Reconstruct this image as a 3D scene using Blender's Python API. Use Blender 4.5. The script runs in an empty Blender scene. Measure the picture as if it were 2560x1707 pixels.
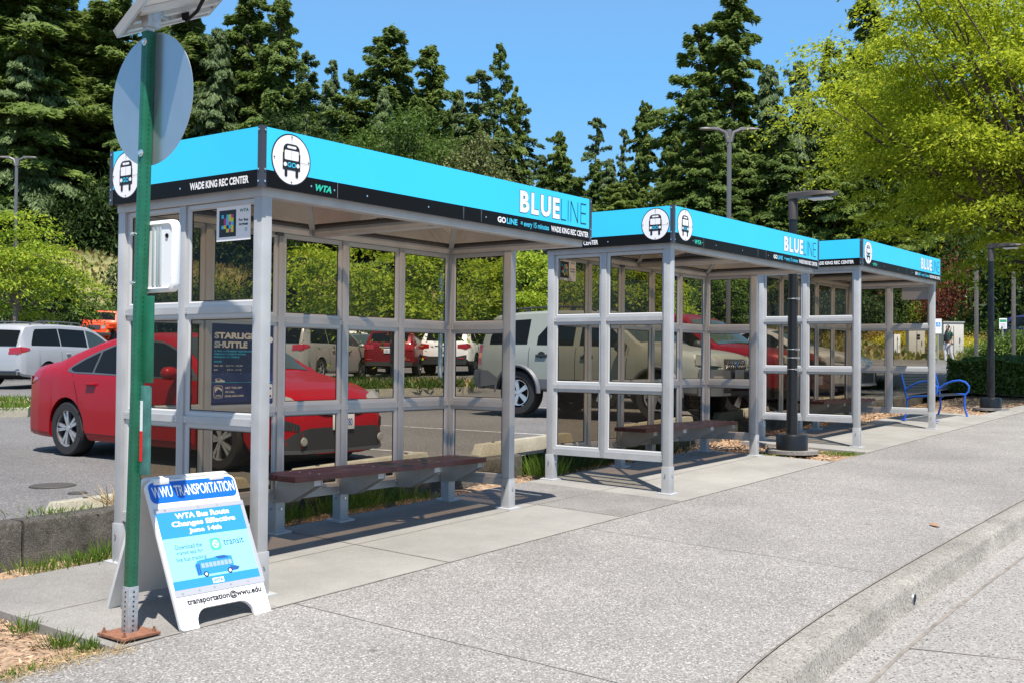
import bpy, bmesh, math, random
import numpy as np
from mathutils import Vector, Matrix

C = bpy.context.scene
COL = C.collection
R = math.radians

# ------------------------------------------------------------------ camera, sky, sun, exposure
YAW, PIT, ROL = .9302, .0171, .0096
CAM = np.array([-4.4217, -5.1789, 1.4479]); FPX = 2779.17
fw = Vector((math.sin(YAW)*math.cos(PIT), math.cos(YAW)*math.cos(PIT), math.sin(PIT)))
rt0 = Vector((math.cos(YAW), -math.sin(YAW), 0)); up0 = rt0.cross(fw)
rt = rt0*math.cos(ROL) + up0*math.sin(ROL); up = up0*math.cos(ROL) - rt0*math.sin(ROL)
cd = bpy.data.cameras.new('camera'); cam = bpy.data.objects.new('camera', cd); COL.objects.link(cam)
cam.matrix_world = Matrix(((rt.x, up.x, -fw.x, CAM[0]), (rt.y, up.y, -fw.y, CAM[1]), (rt.z, up.z, -fw.z, CAM[2]), (0, 0, 0, 1)))
cd.sensor_width = 36; cd.lens = FPX/2560*36; cd.clip_start = .05; cd.clip_end = 3000
C.camera = cam

SUN_EL, SUN_AZ = 64.2, 221.2          # azimuth from +Y towards +X
w = bpy.data.worlds.new('World'); C.world = w; w.use_nodes = True
nt = w.node_tree; bg = nt.nodes['Background']
sky = nt.nodes.new('ShaderNodeTexSky'); sky.sky_type = 'NISHITA'; sky.sun_disc = False
sky.sun_elevation = R(SUN_EL); sky.sun_rotation = R(SUN_AZ)
sky.air_density = 1.0; sky.dust_density = .25; sky.ozone_density = 2.2; sky.altitude = 50
hs = nt.nodes.new('ShaderNodeHueSaturation'); hs.inputs['Saturation'].default_value = .88; nt.links.new(sky.outputs[0], hs.inputs['Color'])
# clear summer air: the low sky is a clean, even blue, paler right at the horizon
stc = nt.nodes.new('ShaderNodeTexCoord'); sxz = nt.nodes.new('ShaderNodeSeparateXYZ'); nt.links.new(stc.outputs['Generated'], sxz.inputs[0])
srp = nt.nodes.new('ShaderNodeValToRGB'); se = srp.color_ramp.elements
se[0].position = 0; se[0].color = (2.45, 4.75, 6.8, 1); se[1].position = .35; se[1].color = (.88, 2.95, 6.3, 1)
q_ = se.new(.12); q_.color = (1.35, 3.8, 6.6, 1)
nt.links.new(sxz.outputs['Z'], srp.inputs[0])
smr = nt.nodes.new('ShaderNodeMapRange'); smr.inputs['From Min'].default_value = .25; smr.inputs['From Max'].default_value = .5; smr.inputs['To Min'].default_value = .85; smr.inputs['To Max'].default_value = 0
nt.links.new(sxz.outputs['Z'], smr.inputs['Value'])
smx = nt.nodes.new('ShaderNodeMix'); smx.data_type = 'RGBA'; nt.links.new(smr.outputs[0], smx.inputs['Factor']); nt.links.new(hs.outputs[0], smx.inputs['A']); nt.links.new(srp.outputs[0], smx.inputs['B'])
nt.links.new(smx.outputs['Result'], bg.inputs[0]); bg.inputs[1].default_value = .10
sd = bpy.data.lights.new('sun', 'SUN'); sd.energy = 5.0; sd.angle = R(.53); sd.color = (1, .935, .85)
so = bpy.data.objects.new('sun', sd); COL.objects.link(so)
sv = Vector((math.sin(R(SUN_AZ))*math.cos(R(SUN_EL)), math.cos(R(SUN_AZ))*math.cos(R(SUN_EL)), math.sin(R(SUN_EL))))
so.rotation_euler = sv.to_track_quat('Z', 'Y').to_euler(); so.location = (-10, -12, 30)
C.view_settings.view_transform = 'Standard'; C.view_settings.look = 'None'
C.view_settings.exposure = 0.70; C.view_settings.gamma = 1; C.view_settings.use_curve_mapping = False
C.render.engine = 'CYCLES'
C.cycles.max_bounces = 8; C.cycles.diffuse_bounces = 3; C.cycles.glossy_bounces = 3
C.cycles.transparent_max_bounces = 16; C.cycles.transmission_bounces = 4
C.cycles.caustics_reflective = False; C.cycles.caustics_refractive = False
C.cycles.sample_clamp_indirect = 6
try: C.cycles.use_denoising = True
except Exception: pass

# ------------------------------------------------------------------ pixel helpers (2560 px photo) used only to place things on the ground
def ray(x, y):
    v = fw + rt*((x-1280)/FPX) + up*((853.5-y)/FPX); return v
def at(x, y, dep):
    return Vector(CAM) + ray(x, y)*dep
def G(x, y): return .0287*x + .03*y                 # pavement plane
def LOT(x, y=0): return .20 + .029*min(x, 45)
UN = (.839, .545)
def hill(x, y):
    u = x*UN[0] + y*UN[1]; t = x*UN[1] - y*UN[0]
    base = LOT(x) + .05*max(0, min(y-32, 20))
    zr = 5.0 - .103*(t-7); zr = max(2.9, min(13, zr))
    e = 57-10*max(0, min(1, (t-4)/10))          # edge of the car park
    if u < e: return base
    if u < 77:
        f = (u-e)/(77-e); f = f*f*(3-2*f) if t < 4 else f; return base + (zr-base)*f
    if u < 85: return zr
    return zr + .10*(u-85) if u < 185 else zr + 10
def on_hill(px, dep):
    """ground point below photo column px at a given depth"""
    v = ray(px, 900); p = Vector(CAM) + v*dep
    return Vector((p.x, p.y, hill(p.x, p.y)))

# ------------------------------------------------------------------ materials
MATS = {}
def pmat(name, col, rough=.5, metal=0., spec=.5, coat=0., vary=0., vscale=6., bump=0., bscale=80., dark=None, emis=None, vdet=4):
    if name in MATS: return MATS[name]
    m = bpy.data.materials.new(name); m.use_nodes = True; n = m.node_tree.nodes; l = m.node_tree.links
    b = n['Principled BSDF']
    b.inputs['Base Color'].default_value = (*col, 1); b.inputs['Roughness'].default_value = rough
    b.inputs['Metallic'].default_value = metal; b.inputs['Specular IOR Level'].default_value = spec
    b.inputs['Coat Weight'].default_value = coat; b.inputs['Coat Roughness'].default_value = .06
    if emis: b.inputs['Emission Color'].default_value = (*emis[0], 1); b.inputs['Emission Strength'].default_value = emis[1]
    if vary or bump:
        tc = n.new('ShaderNodeTexCoord')
    if vary:
        nz = n.new('ShaderNodeTexNoise'); nz.inputs['Scale'].default_value = vscale; nz.inputs['Detail'].default_value = vdet
        l.new(tc.outputs['Object'], nz.inputs['Vector'])
        rp = n.new('ShaderNodeValToRGB'); rp.color_ramp.elements[0].position = .3; rp.color_ramp.elements[1].position = .7
        lo = dark if dark else tuple(c*(1-vary) for c in col)
        rp.color_ramp.elements[0].color = (*lo, 1); rp.color_ramp.elements[1].color = (*[min(1, c*(1+vary*.6)) for c in col], 1)
        l.new(nz.outputs['Fac'], rp.inputs[0]); l.new(rp.outputs[0], b.inputs['Base Color'])
    if bump:
        nb = n.new('ShaderNodeTexNoise'); nb.inputs['Scale'].default_value = bscale; nb.inputs['Detail'].default_value = 3
        l.new(tc.outputs['Object'], nb.inputs['Vector'])
        bp = n.new('ShaderNodeBump'); bp.inputs['Strength'].default_value = bump; bp.inputs['Distance'].default_value = .01
        l.new(nb.outputs['Fac'], bp.inputs['Height']); l.new(bp.outputs[0], b.inputs['Normal'])
    MATS[name] = m; return m

def aggregate(name, ramp, scale, big, stain, bump=.5, seams=None):
    """stone-chip concrete / asphalt: voronoi chips + broad stains"""
    m = bpy.data.materials.new(name); m.use_nodes = True; n = m.node_tree.nodes; l = m.node_tree.links
    b = n['Principled BSDF']; b.inputs['Roughness'].default_value = .85; b.inputs['Specular IOR Level'].default_value = .3
    tc = n.new('ShaderNodeTexCoord')
    v = n.new('ShaderNodeTexVoronoi'); v.inputs['Scale'].default_value = scale; v.inputs['Randomness'].default_value = 1
    l.new(tc.outputs['Object'], v.inputs['Vector'])
    sep = n.new('ShaderNodeSeparateColor'); l.new(v.outputs['Color'], sep.inputs[0])
    rp = n.new('ShaderNodeValToRGB'); rp.color_ramp.interpolation = 'LINEAR'
    e = rp.color_ramp.elements
    e[0].position = ramp[0][0]; e[0].color = (*ramp[0][1], 1); e[1].position = ramp[-1][0]; e[1].color = (*ramp[-1][1], 1)
    for p, c in ramp[1:-1]:
        q = e.new(p); q.color = (*c, 1)
    l.new(sep.outputs[0], rp.inputs[0])
    nz = n.new('ShaderNodeTexNoise'); nz.inputs['Scale'].default_value = big; nz.inputs['Detail'].default_value = 7; nz.inputs['Roughness'].default_value = .65
    l.new(tc.outputs['Object'], nz.inputs['Vector'])
    mr = n.new('ShaderNodeMapRange'); mr.inputs['From Min'].default_value = .3; mr.inputs['From Max'].default_value = .7
    mr.inputs['To Min'].default_value = 1-stain; mr.inputs['To Max'].default_value = 1+stain*.6
    l.new(nz.outputs['Fac'], mr.inputs['Value'])
    mx = n.new('ShaderNodeMix'); mx.data_type = 'RGBA'; mx.blend_type = 'MULTIPLY'; mx.inputs['Factor'].default_value = 1
    l.new(rp.outputs[0], mx.inputs['A']); l.new(mr.outputs[0], mx.inputs['B']); v2 = n.new('ShaderNodeTexVoronoi'); v2.inputs['Scale'].default_value = 1.7; l.new(tc.outputs['Object'], v2.inputs['Vector'])
    n2 = n.new('ShaderNodeTexNoise'); n2.inputs['Scale'].default_value = .23; n2.inputs['Detail'].default_value = 5; l.new(tc.outputs['Object'], n2.inputs['Vector'])
    m2 = n.new('ShaderNodeMapRange'); m2.inputs['From Min'].default_value = .025; m2.inputs['From Max'].default_value = .06; m2.inputs['To Min'].default_value = .62; m2.inputs['To Max'].default_value = 1; l.new(v2.outputs['Distance'], m2.inputs['Value'])
    m3 = n.new('ShaderNodeMapRange'); m3.inputs['From Min'].default_value = .35; m3.inputs['From Max'].default_value = .62; m3.inputs['To Min'].default_value = .86; m3.inputs['To Max'].default_value = 1.05; l.new(n2.outputs['Fac'], m3.inputs['Value'])
    mm = n.new('ShaderNodeMath'); mm.operation = 'MULTIPLY'; l.new(m2.outputs[0], mm.inputs[0]); l.new(m3.outputs[0], mm.inputs[1])
    mx2 = n.new('ShaderNodeMix'); mx2.data_type = 'RGBA'; mx2.blend_type = 'MULTIPLY'; mx2.inputs['Factor'].default_value = 1
    l.new(mx.outputs['Result'], mx2.inputs['A']); l.new(mm.outputs[0], mx2.inputs['B']); l.new(mx2.outputs['Result'], b.inputs['Base Color'])
    if bump:
        bp = n.new('ShaderNodeBump'); bp.inputs['Strength'].default_value = bump; bp.inputs['Distance'].default_value = .004
        l.new(v.outputs['Distance'], bp.inputs['Height']); l.new(bp.outputs[0], b.inputs['Normal'])
    MATS[name] = m; return m

def glassmat(name, tint, ior=1.45, rough=0.0):
    m = bpy.data.materials.new(name); m.use_nodes = True; n = m.node_tree.nodes; l = m.node_tree.links
    n.remove(n['Principled BSDF']); out = n['Material Output']
    t = n.new('ShaderNodeBsdfTransparent'); t.inputs[0].default_value = (*tint, 1)
    g = n.new('ShaderNodeBsdfGlossy'); g.inputs['Roughness'].default_value = rough
    lw = n.new('ShaderNodeLayerWeight'); lw.inputs['Blend'].default_value = .5
    pw = n.new('ShaderNodeMath'); pw.operation = 'POWER'; pw.inputs[1].default_value = 5; l.new(lw.outputs['Facing'], pw.inputs[0])
    f = n.new('ShaderNodeMath'); f.operation = 'MULTIPLY_ADD'; f.inputs[1].default_value = .9; f.inputs[2].default_value = .009; l.new(pw.outputs[0], f.inputs[0])
    mx = n.new('ShaderNodeMixShader'); l.new(f.outputs[0], mx.inputs[0]); l.new(t.outputs[0], mx.inputs[1]); l.new(g.outputs[0], mx.inputs[2])
    l.new(mx.outputs[0], out.inputs[0]); MATS[name] = m; return m

def leafmat(name, cols, trans=.35, rough=.55, spec=.25):
    """leaf colour varies from leaf to leaf and from tree to tree"""
    m = bpy.data.materials.new(name); m.use_nodes = True; n = m.node_tree.nodes; l = m.node_tree.links
    b = n['Principled BSDF']; out = n['Material Output']
    geo = n.new('ShaderNodeNewGeometry'); oi = n.new('ShaderNodeObjectInfo')
    ad = n.new('ShaderNodeMath'); ad.operation = 'MULTIPLY_ADD'; ad.inputs[1].default_value = .3
    l.new(oi.outputs['Random'], ad.inputs[0])
    sc = n.new('ShaderNodeMath'); sc.operation = 'MULTIPLY'; sc.inputs[1].default_value = .7
    l.new(geo.outputs['Random Per Island'], sc.inputs[0]); l.new(sc.outputs[0], ad.inputs[2])
    rp = n.new('ShaderNodeValToRGB'); e = rp.color_ramp.elements
    e[0].position = 0; e[0].color = (*cols[0], 1); e[1].position = 1; e[1].color = (*cols[-1], 1)
    for i, c in enumerate(cols[1:-1]):
        q = e.new((i+1)/(len(cols)-1)); q.color = (*c, 1)
    l.new(ad.outputs[0], rp.inputs[0]); l.new(rp.outputs[0], b.inputs['Base Color'])
    b.inputs['Roughness'].default_value = rough; b.inputs['Specular IOR Level'].default_value = spec
    tr = n.new('ShaderNodeBsdfTranslucent'); l.new(rp.outputs[0], tr.inputs[0])
    mx = n.new('ShaderNodeMixShader'); mx.inputs[0].default_value = trans
    l.new(b.outputs[0], mx.inputs[1]); l.new(tr.outputs[0], mx.inputs[2]); l.new(mx.outputs[0], out.inputs[0])
    MATS[name] = m; return m

# ------------------------------------------------------------------ mesh helpers
class MB:
    def __init__(s): s.v = []; s.f = []; s.m = []; s.mats = []
    def mi(s, m):
        if m is None: return 0
        if m not in s.mats: s.mats.append(m)
        return s.mats.index(m)
    def face(s, pts, m=None):
        k = len(s.v); s.v += [tuple(p) for p in pts]; s.f.append(tuple(range(k, k+len(pts)))); s.m.append(s.mi(m))
    def mesh(s, vs, fs, m=None):
        k = len(s.v); s.v += [tuple(p) for p in vs]; i = s.mi(m)
        for f in fs: s.f.append(tuple(k+q for q in f)); s.m.append(i)
    def box(s, x0, x1, y0, y1, z0, z1, m=None):
        s.mesh([(x0,y0,z0),(x1,y0,z0),(x1,y1,z0),(x0,y1,z0),(x0,y0,z1),(x1,y0,z1),(x1,y1,z1),(x0,y1,z1)],
               [(0,3,2,1),(4,5,6,7),(0,1,5,4),(1,2,6,5),(2,3,7,6),(3,0,4,7)], m)
    def hexa(s, p, m=None):
        s.mesh(p, [(0,3,2,1),(4,5,6,7),(0,1,5,4),(1,2,6,5),(2,3,7,6),(3,0,4,7)], m)
    def bar(s, a, b, w, h, upv=(0,0,1), m=None):
        a = Vector(a); b = Vector(b); d = (b-a).normalized(); u = Vector(upv)
        if abs(d.dot(u)) > .97: u = Vector((1,0,0))
        x = d.cross(u).normalized(); u = x.cross(d)
        x = x*(w/2); u = u*(h/2)
        s.hexa([a-x-u, a+x-u, b+x-u, b-x-u, a-x+u, a+x+u, b+x+u, b-x+u], m)
    def tube(s, path, rad, n=8, m=None, cap=True):
        P = [Vector(p) for p in path]; rr = rad if isinstance(rad, (list, tuple)) else [rad]*len(P)
        vs = []; ref = None
        for i, p in enumerate(P):
            d = (P[min(i+1, len(P)-1)] - P[max(i-1, 0)]).normalized()
            if ref is None: ref = Vector((0,0,1)) if abs(d.z) < .9 else Vector((1,0,0))
            x = d.cross(ref).normalized(); y = x.cross(d).normalized(); ref = y
            for k in range(n):
                a = 2*math.pi*k/n; vs.append(p + (x*math.cos(a) + y*math.sin(a))*rr[i])
        fs = []
        for i in range(len(P)-1):
            for k in range(n):
                k2 = (k+1) % n; fs.append((i*n+k, i*n+k2, (i+1)*n+k2, (i+1)*n+k))
        if cap: fs.append(tuple(range(n-1, -1, -1))); fs.append(tuple((len(P)-1)*n+k for k in range(n)))
        s.mesh(vs, fs, m)
    def lathe(s, prof, axis='z', n=24, c=(0,0,0), m=None):
        vs = []; fs = []
        for r, h in prof:
            for k in range(n):
                a = 2*math.pi*k/n; x, y = r*math.cos(a), r*math.sin(a)
                q = {'z': (x, y, h), 'y': (x, h, y), 'x': (h, x, y)}[axis]
                vs.append((q[0]+c[0], q[1]+c[1], q[2]+c[2]))
        for i in range(len(prof)-1):
            for k in range(n):
                k2 = (k+1) % n
                fs.append((i*n+k, i*n+k2, (i+1)*n+k2, (i+1)*n+k))
        s.mesh(vs, fs, m)
    def grid(s, rows, m=None, close=False):
        nn = len(rows[0]); vs = [p for r in rows for p in r]; fs = []
        for i in range(len(rows)-1):
            for k in range(nn-1 if not close else nn):
                k2 = (k+1) % nn; fs.append((i*nn+k, i*nn+k2, (i+1)*nn+k2, (i+1)*nn+k))
        s.mesh(vs, fs, m)
    def build(s, name, mat=None, parent=None, smooth=None, bevel=None):
        me = bpy.data.meshes.new(name); me.from_pydata([tuple(v) for v in s.v], [], s.f)
        ms = s.mats if s.mats else []
        if mat is not None and not ms: ms = [mat]
        for q in ms: me.materials.append(q)
        if s.mats: me.polygons.foreach_set('material_index', s.m)
        bm = bmesh.new(); bm.from_mesh(me)
        bmesh.ops.remove_doubles(bm, verts=bm.verts, dist=1e-5)
        bmesh.ops.recalc_face_normals(bm, faces=bm.faces)
        if bevel:
            ed = [e for e in bm.edges if len(e.link_faces) == 2 and e.calc_face_angle(0) > .6]
            bmesh.ops.bevel(bm, geom=ed, offset=bevel, segments=2, affect='EDGES', profile=.6)
        bm.to_mesh(me); bm.free()
        if smooth is not None or bevel:
            me.polygons.foreach_set('use_smooth', [True]*len(me.polygons)); me.set_sharp_from_angle(angle=R(smooth or 35))
        o = bpy.data.objects.new(name, me); COL.objects.link(o)
        if parent: o.parent = parent
        return o
    def flat(s, name, mat=None, parent=None):
        """like build but keeps faces exactly as given (lettering, leaves)"""
        me = bpy.data.meshes.new(name); me.from_pydata([tuple(v) for v in s.v], [], s.f)
        for q in (s.mats or [mat]): me.materials.append(q)
        if s.mats: me.polygons.foreach_set('material_index', s.m)
        o = bpy.data.objects.new(name, me); COL.objects.link(o)
        if parent: o.parent = parent
        return o

def tag(o, label, cat, group=None):
    o['label'] = label; o['category'] = cat
    if group: o['group'] = group
    return o
def struct(o): o['kind'] = 'structure'; return o
def stuff(o, label=None, cat=None):
    o['kind'] = 'stuff'
    if label: o['label'] = label; o['category'] = cat
    return o
def thing(name, label, cat, loc=(0,0,0), rz=0, group=None):
    o = bpy.data.objects.new(name, None); COL.objects.link(o); o.location = loc; o.rotation_euler = (0,0,rz)
    o.empty_display_size = .2
    return tag(o, label, cat, group)
def copy_tree(o, parent=None):
    c = o.copy(); COL.objects.link(c)
    if parent: c.parent = parent
    for ch in [q for q in bpy.data.objects if q.parent == o]: copy_tree(ch, c)
    return c

_TX = {}
def textdata(s, bold=0.):
    k = (s, bold)
    if k not in _TX:
        cu = bpy.data.curves.new('t', 'FONT'); cu.body = s; cu.size = 1; cu.resolution_u = 3; cu.offset = bold
        ob = bpy.data.objects.new('t', cu); COL.objects.link(ob)
        dg = bpy.context.evaluated_depsgraph_get(); dg.update()
        me = ob.evaluated_get(dg).to_mesh()
        vs = [(v.co.x, v.co.y) for v in me.vertices]; fs = [tuple(p.vertices) for p in me.polygons]
        ob.evaluated_get(dg).to_mesh_clear(); bpy.data.objects.remove(ob); bpy.data.curves.remove(cu)
        _TX[k] = (vs, fs)
    return _TX[k]
class Plane:
    """flat artwork on a real surface; layer k sits k*1.2 mm proud of it"""
    def __init__(s, mb, o, u, v, n, step=.0012):
        s.mb = mb; s.o = Vector(o); s.u = Vector(u).normalized(); s.v = Vector(v).normalized(); s.n = Vector(n).normalized(); s.st = step
    def p(s, a, b, k=1): return s.o + s.u*a + s.v*b + s.n*(k*s.st)
    def rect(s, a0, b0, a1, b1, m, k=1): s.mb.face([s.p(a0,b0,k), s.p(a1,b0,k), s.p(a1,b1,k), s.p(a0,b1,k)], m)
    def poly(s, pts, m, k=1): s.mb.face([s.p(a,b,k) for a, b in pts], m)
    def disc(s, a, b, r, m, k=1, n=40, ry=None):
        ry = ry or r; s.poly([(a+r*math.cos(2*math.pi*i/n), b+ry*math.sin(2*math.pi*i/n)) for i in range(n)], m, k)
    def rrect(s, a0, b0, a1, b1, r, m, k=1):
        pts = []
        for cx, cy, a in ((a1-r,b0+r,-90),(a1-r,b1-r,0),(a0+r,b1-r,90),(a0+r,b0+r,180)):
            for i in range(6): t = R(a+i*18); pts.append((cx+r*math.cos(t), cy+r*math.sin(t)))
        s.poly(pts, m, k)
    def text(s, t, a0, b0, a1, b1, m, k=2, bold=0., shear=0.):
        """fit the string into the box exactly (cap height counts as the box height when there are no descenders)"""
        vs, fs = textdata(t, bold)
        xs = [q[0] for q in vs]; ys = [q[1] for q in vs]
        x0, x1, y0, y1 = min(xs), max(xs), min(ys), max(ys)
        sx = (a1-a0)/(x1-x0); sy = (b1-b0)/(y1-y0)
        s.mb.mesh([s.p(a0+(x-x0)*sx+shear*(y-y0)*sy, b0+(y-y0)*sy, k) for x, y in vs], fs, m)

# ------------------------------------------------------------------ ground materials
M_walk = aggregate('exposed aggregate concrete', [(0,(0.120,0.114,0.107)),(.25,(0.200,0.192,0.182)),(.8,(0.262,0.252,0.240)),(1,(0.455,0.441,0.421))], 118, .9, .14, .2)
M_road = aggregate('road concrete', [(0,(0.060,0.058,0.056)),(.14,(0.232,0.222,0.210)),(.75,(0.284,0.274,0.260)),(1,(0.400,0.388,0.368))], 95, .7, .12, .25)
M_kerb = aggregate('kerb concrete', [(0,(0.104,0.096,0.084)),(.2,(0.232,0.220,0.196)),(.85,(0.296,0.282,0.254)),(1,(0.400,0.384,0.352))], 110, 2.0, .28, .45)
M_pad = aggregate('broom finished concrete', [(0,(0.251,0.243,0.224)),(.5,(0.289,0.280,0.258)),(1,(0.327,0.318,0.296))], 220, 1.3, .20, .1)
M_midpad = aggregate('grey worn concrete', [(0,(0.187,0.181,0.170)),(.4,(0.242,0.234,0.220)),(1,(0.292,0.285,0.269))], 170, 1.1, .24, .2)
M_oldpad = aggregate('worn concrete', [(0,(0.128,0.122,0.114)),(.4,(0.212,0.204,0.192)),(1,(0.296,0.284,0.268))], 130, 1.3, .26, .3)
M_lot = aggregate('old asphalt', [(0,(0.084,0.083,0.084)),(.5,(0.139,0.136,0.135)),(.9,(0.181,0.176,0.175)),(1,(0.302,0.294,0.286))], 90, .35, .17, .3)
M_wall = aggregate('weathered concrete', [(0,(0.048,0.044,0.038)),(.5,(0.084,0.078,0.068)),(1,(0.160,0.152,0.132))], 200, 4.5, .6, .7)
M_stop = aggregate('yellowed concrete', [(0,(0.264,0.248,0.192)),(.5,(0.344,0.324,0.256)),(1,(0.432,0.408,0.336))], 160, 3.2, .22, .25)
M_seam = pmat('joint', (.22,.20,.175), .95, vary=.35, vscale=7)
M_soil = pmat('bark soil', (.34,.235,.15), .95, vary=.6, vscale=26, bump=.8, bscale=60, dark=(.12,.085,.06), vdet=8)
M_line = pmat('worn white paint', (.36,.355,.345), .8, vary=.5, vscale=18, dark=(.17,.168,.165))

def plane_slab(name, x0, x1, y0, y1, mat, dz=0., th=.25):
    m = MB(); P = []
    for z in (-th, dz):
        for x, y in ((x0,y0),(x1,y0),(x1,y1),(x0,y1)): P.append((x, y, G(x,y)+z))
    m.hexa(P); return struct(m.build(name, mat))

# kerb line (bends away a little near the camera)
def kb(x): return -2.68 - .22*min(4.0, math.exp(-(x-.3)/1.25))
xs_k = [-6,-4,-3,-2.2,-1.6,-1.2,-.8,-.4,0,.3,.6,.9,1.2,1.6,2,2.5,3,4,5,6,8,10,13,16,20,26,34,44]
m = MB(); rows = []
for x in xs_k: rows.append([(x, kb(x), G(x,kb(x))), (x, -.2, G(x,-.2)), (x, -.2, G(x,-.2)-.2)])
m.grid(rows); struct(m.build('sidewalk', M_walk))
m = MB(); rows = []
for x in xs_k:
    b = kb(x)-.006; g = G(x, b); f = b-.2
    rows.append([(x,b,g-.2),(x,b,g+.001),(x,b-.03,g+.006),(x,f+.035,g+.002),(x,f+.012,g-.007),(x,f-.002,g-.03),(x,f-.028,g-.135),(x,f-.05,g-.15),(x,f-.05,g-.3)])
m.grid(rows); struct(m.build('kerb', M_kerb, smooth=50))
m = MB(); rows = []; rows2 = []
for x in xs_k:
    f = kb(x)-.206-.045; g = G(x, kb(x)); s = f-.20
    rows.append([(x,f,g-.141),(x,s,g-.152)])
    rows2.append([(x,s-.012,g-.151),(x,s-1.5,g-.13),(x,-14,g-.05)])
m.grid(rows); struct(m.build('gutter', M_road))
m = MB(); m.grid(rows2); struct(m.build('road', M_road))
# joints: thin dark sealant strips lying in the seams
m = MB()
def strip(m, a, b, wd, zf, off=.004, n=1):
    a = Vector(a); b = Vector(b); d = (b-a).normalized(); q = Vector((-d.y, d.x))*(wd/2)
    for i in range(n):
        p = a.lerp(b, i/n); r = a.lerp(b, (i+1)/n)
        m.face([(v.x, v.y, zf(v.x, v.y)+off) for v in (p-q, p+q, r+q, r-q)])
def zroad(x, y): return G(x, kb(x))-.151+.0
rs = [(x, kb(x)-.456) for x in xs_k]
for i in range(len(rs)-1): m.face([(rs[i][0], rs[i][1]-.012, zroad(*rs[i])+.003), (rs[i][0], rs[i][1]+.012, zroad(*rs[i])+.003), (rs[i+1][0], rs[i+1][1]+.012, zroad(*rs[i+1])+.003), (rs[i+1][0], rs[i+1][1]-.012, zroad(*rs[i+1])+.003)])
for x in (2.06, 5.6, 9.2, 13): 
    s = kb(x)-.46; m.face([(x-.007,s,zroad(x,s)+.004),(x+.007,s,zroad(x,s)+.004),(x+.25+.007,s-1.5,zroad(x,s)+.026),(x+.25-.007,s-1.5,zroad(x,s)+.026)])
for x in xs_k[:-1]:
    x2 = xs_k[xs_k.index(x)+1]; strip(m, (x,kb(x)+.004), (x2,kb(x2)+.004), .013, G, .004)
strip(m, (-6,-.197), (-1.06,-.197), .02, G, .004); strip(m, (-1.06,-.197), (24,-.197), .012, G, .004, 6)
for x in (1.56, 3.9): strip(m, (x,-.19), (x,1.6), .011, G, .004)
strip(m, (-1.05,.72), (8.9,.72), .007, G, .004, 4)
struct(m.build('pavement_joints', M_seam))
m = MB()
for x in (-3.0, .12, 3.25, 6.4, 9.6, 12.8, 16, 19.2): strip(m, (x,-.21), (x,kb(x)+.01), .006, G, .003)
struct(m.build('scored_joints', pmat('scored joint', (.15,.143,.133), .95, vary=.3, vscale=5)))
for n_, x0, x1, y0, y1, mt in (('pad',-1.06,.02,-.194,1.62,M_midpad),('pad',.02,3.9,-.194,1.62,M_pad),('pad',3.9,5.0,-.194,1.62,M_oldpad),('pad',5.0,8.9,-.194,1.62,M_pad),('pad',10.15,14.4,-.194,1.62,M_pad),('pad',14.4,17.6,-.194,1.35,M_pad),('pad',17.6,30,-.194,.25,M_pad)):
    plane_slab('shelter_pad', x0, x1, y0, y1, mt)
# wider old patch at the front left where the sign post stands
# planting strip and beds
m = MB(); rng = np.random.RandomState(3)
X = np.arange(-14, 26, .16); Y = np.linspace(-.26, 2.14, 16)
rows = [[(x, y, G(x,y)-.045-.02*(y>1.5)+rng.uniform(-.012,.012)+.03*max(0,1-abs(y+.2)/.25)) for y in Y] for x in X]
m.grid(rows); struct(m.build('planting_bed', M_soil, smooth=60))
m = MB(); 
for x in np.arange(24, 46, 1.0):
    m.face([(x,-.2,G(x,-.2)-.03),(x+1,-.2,G(x+1,-.2)-.03),(x+1,2.2,G(x+1,2.2)+.02),(x,2.2,G(x,2.2)+.02)])
struct(m.build('planting_bed_far', M_soil))

# low concrete edge wall between the bed and the car park
def wtop(x): return float(np.interp(x, [-30,-.43,5.74,18.35,24,45],[.0,.308,.415,.745,.84,1.4]))
def edge_wall(x0, x1, label):
    m = MB(); rows = []
    for x in np.linspace(x0, x1, max(2, int((x1-x0)/.25))):
        t = wtop(x)
        j = rng.uniform(-.005,.005)
        rows.append([(x,2.10+j*.4,G(x,2.1)-.3),(x,2.10+j,t-.02),(x,2.112+j,t-.004),(x,2.13,t),(x,2.28,t),(x,2.30,t-.02),(x,2.30,t-.4)])
    m.grid(rows, close=False)
    m.face(rows[0]); m.face(rows[-1])
    return tag(m.build('edge_wall', M_wall, smooth=50), label, 'low wall', 'low concrete edge walls of the car park')
edge_wall(-14, -.28, 'low weathered concrete wall section with a cracked joint, far left of the bed')
edge_wall(-.262, 5.55, 'low weathered concrete wall behind the nearest blue shelter')
edge_wall(6.25, 20.3, 'long low concrete wall behind the two farther blue shelters')

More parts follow.
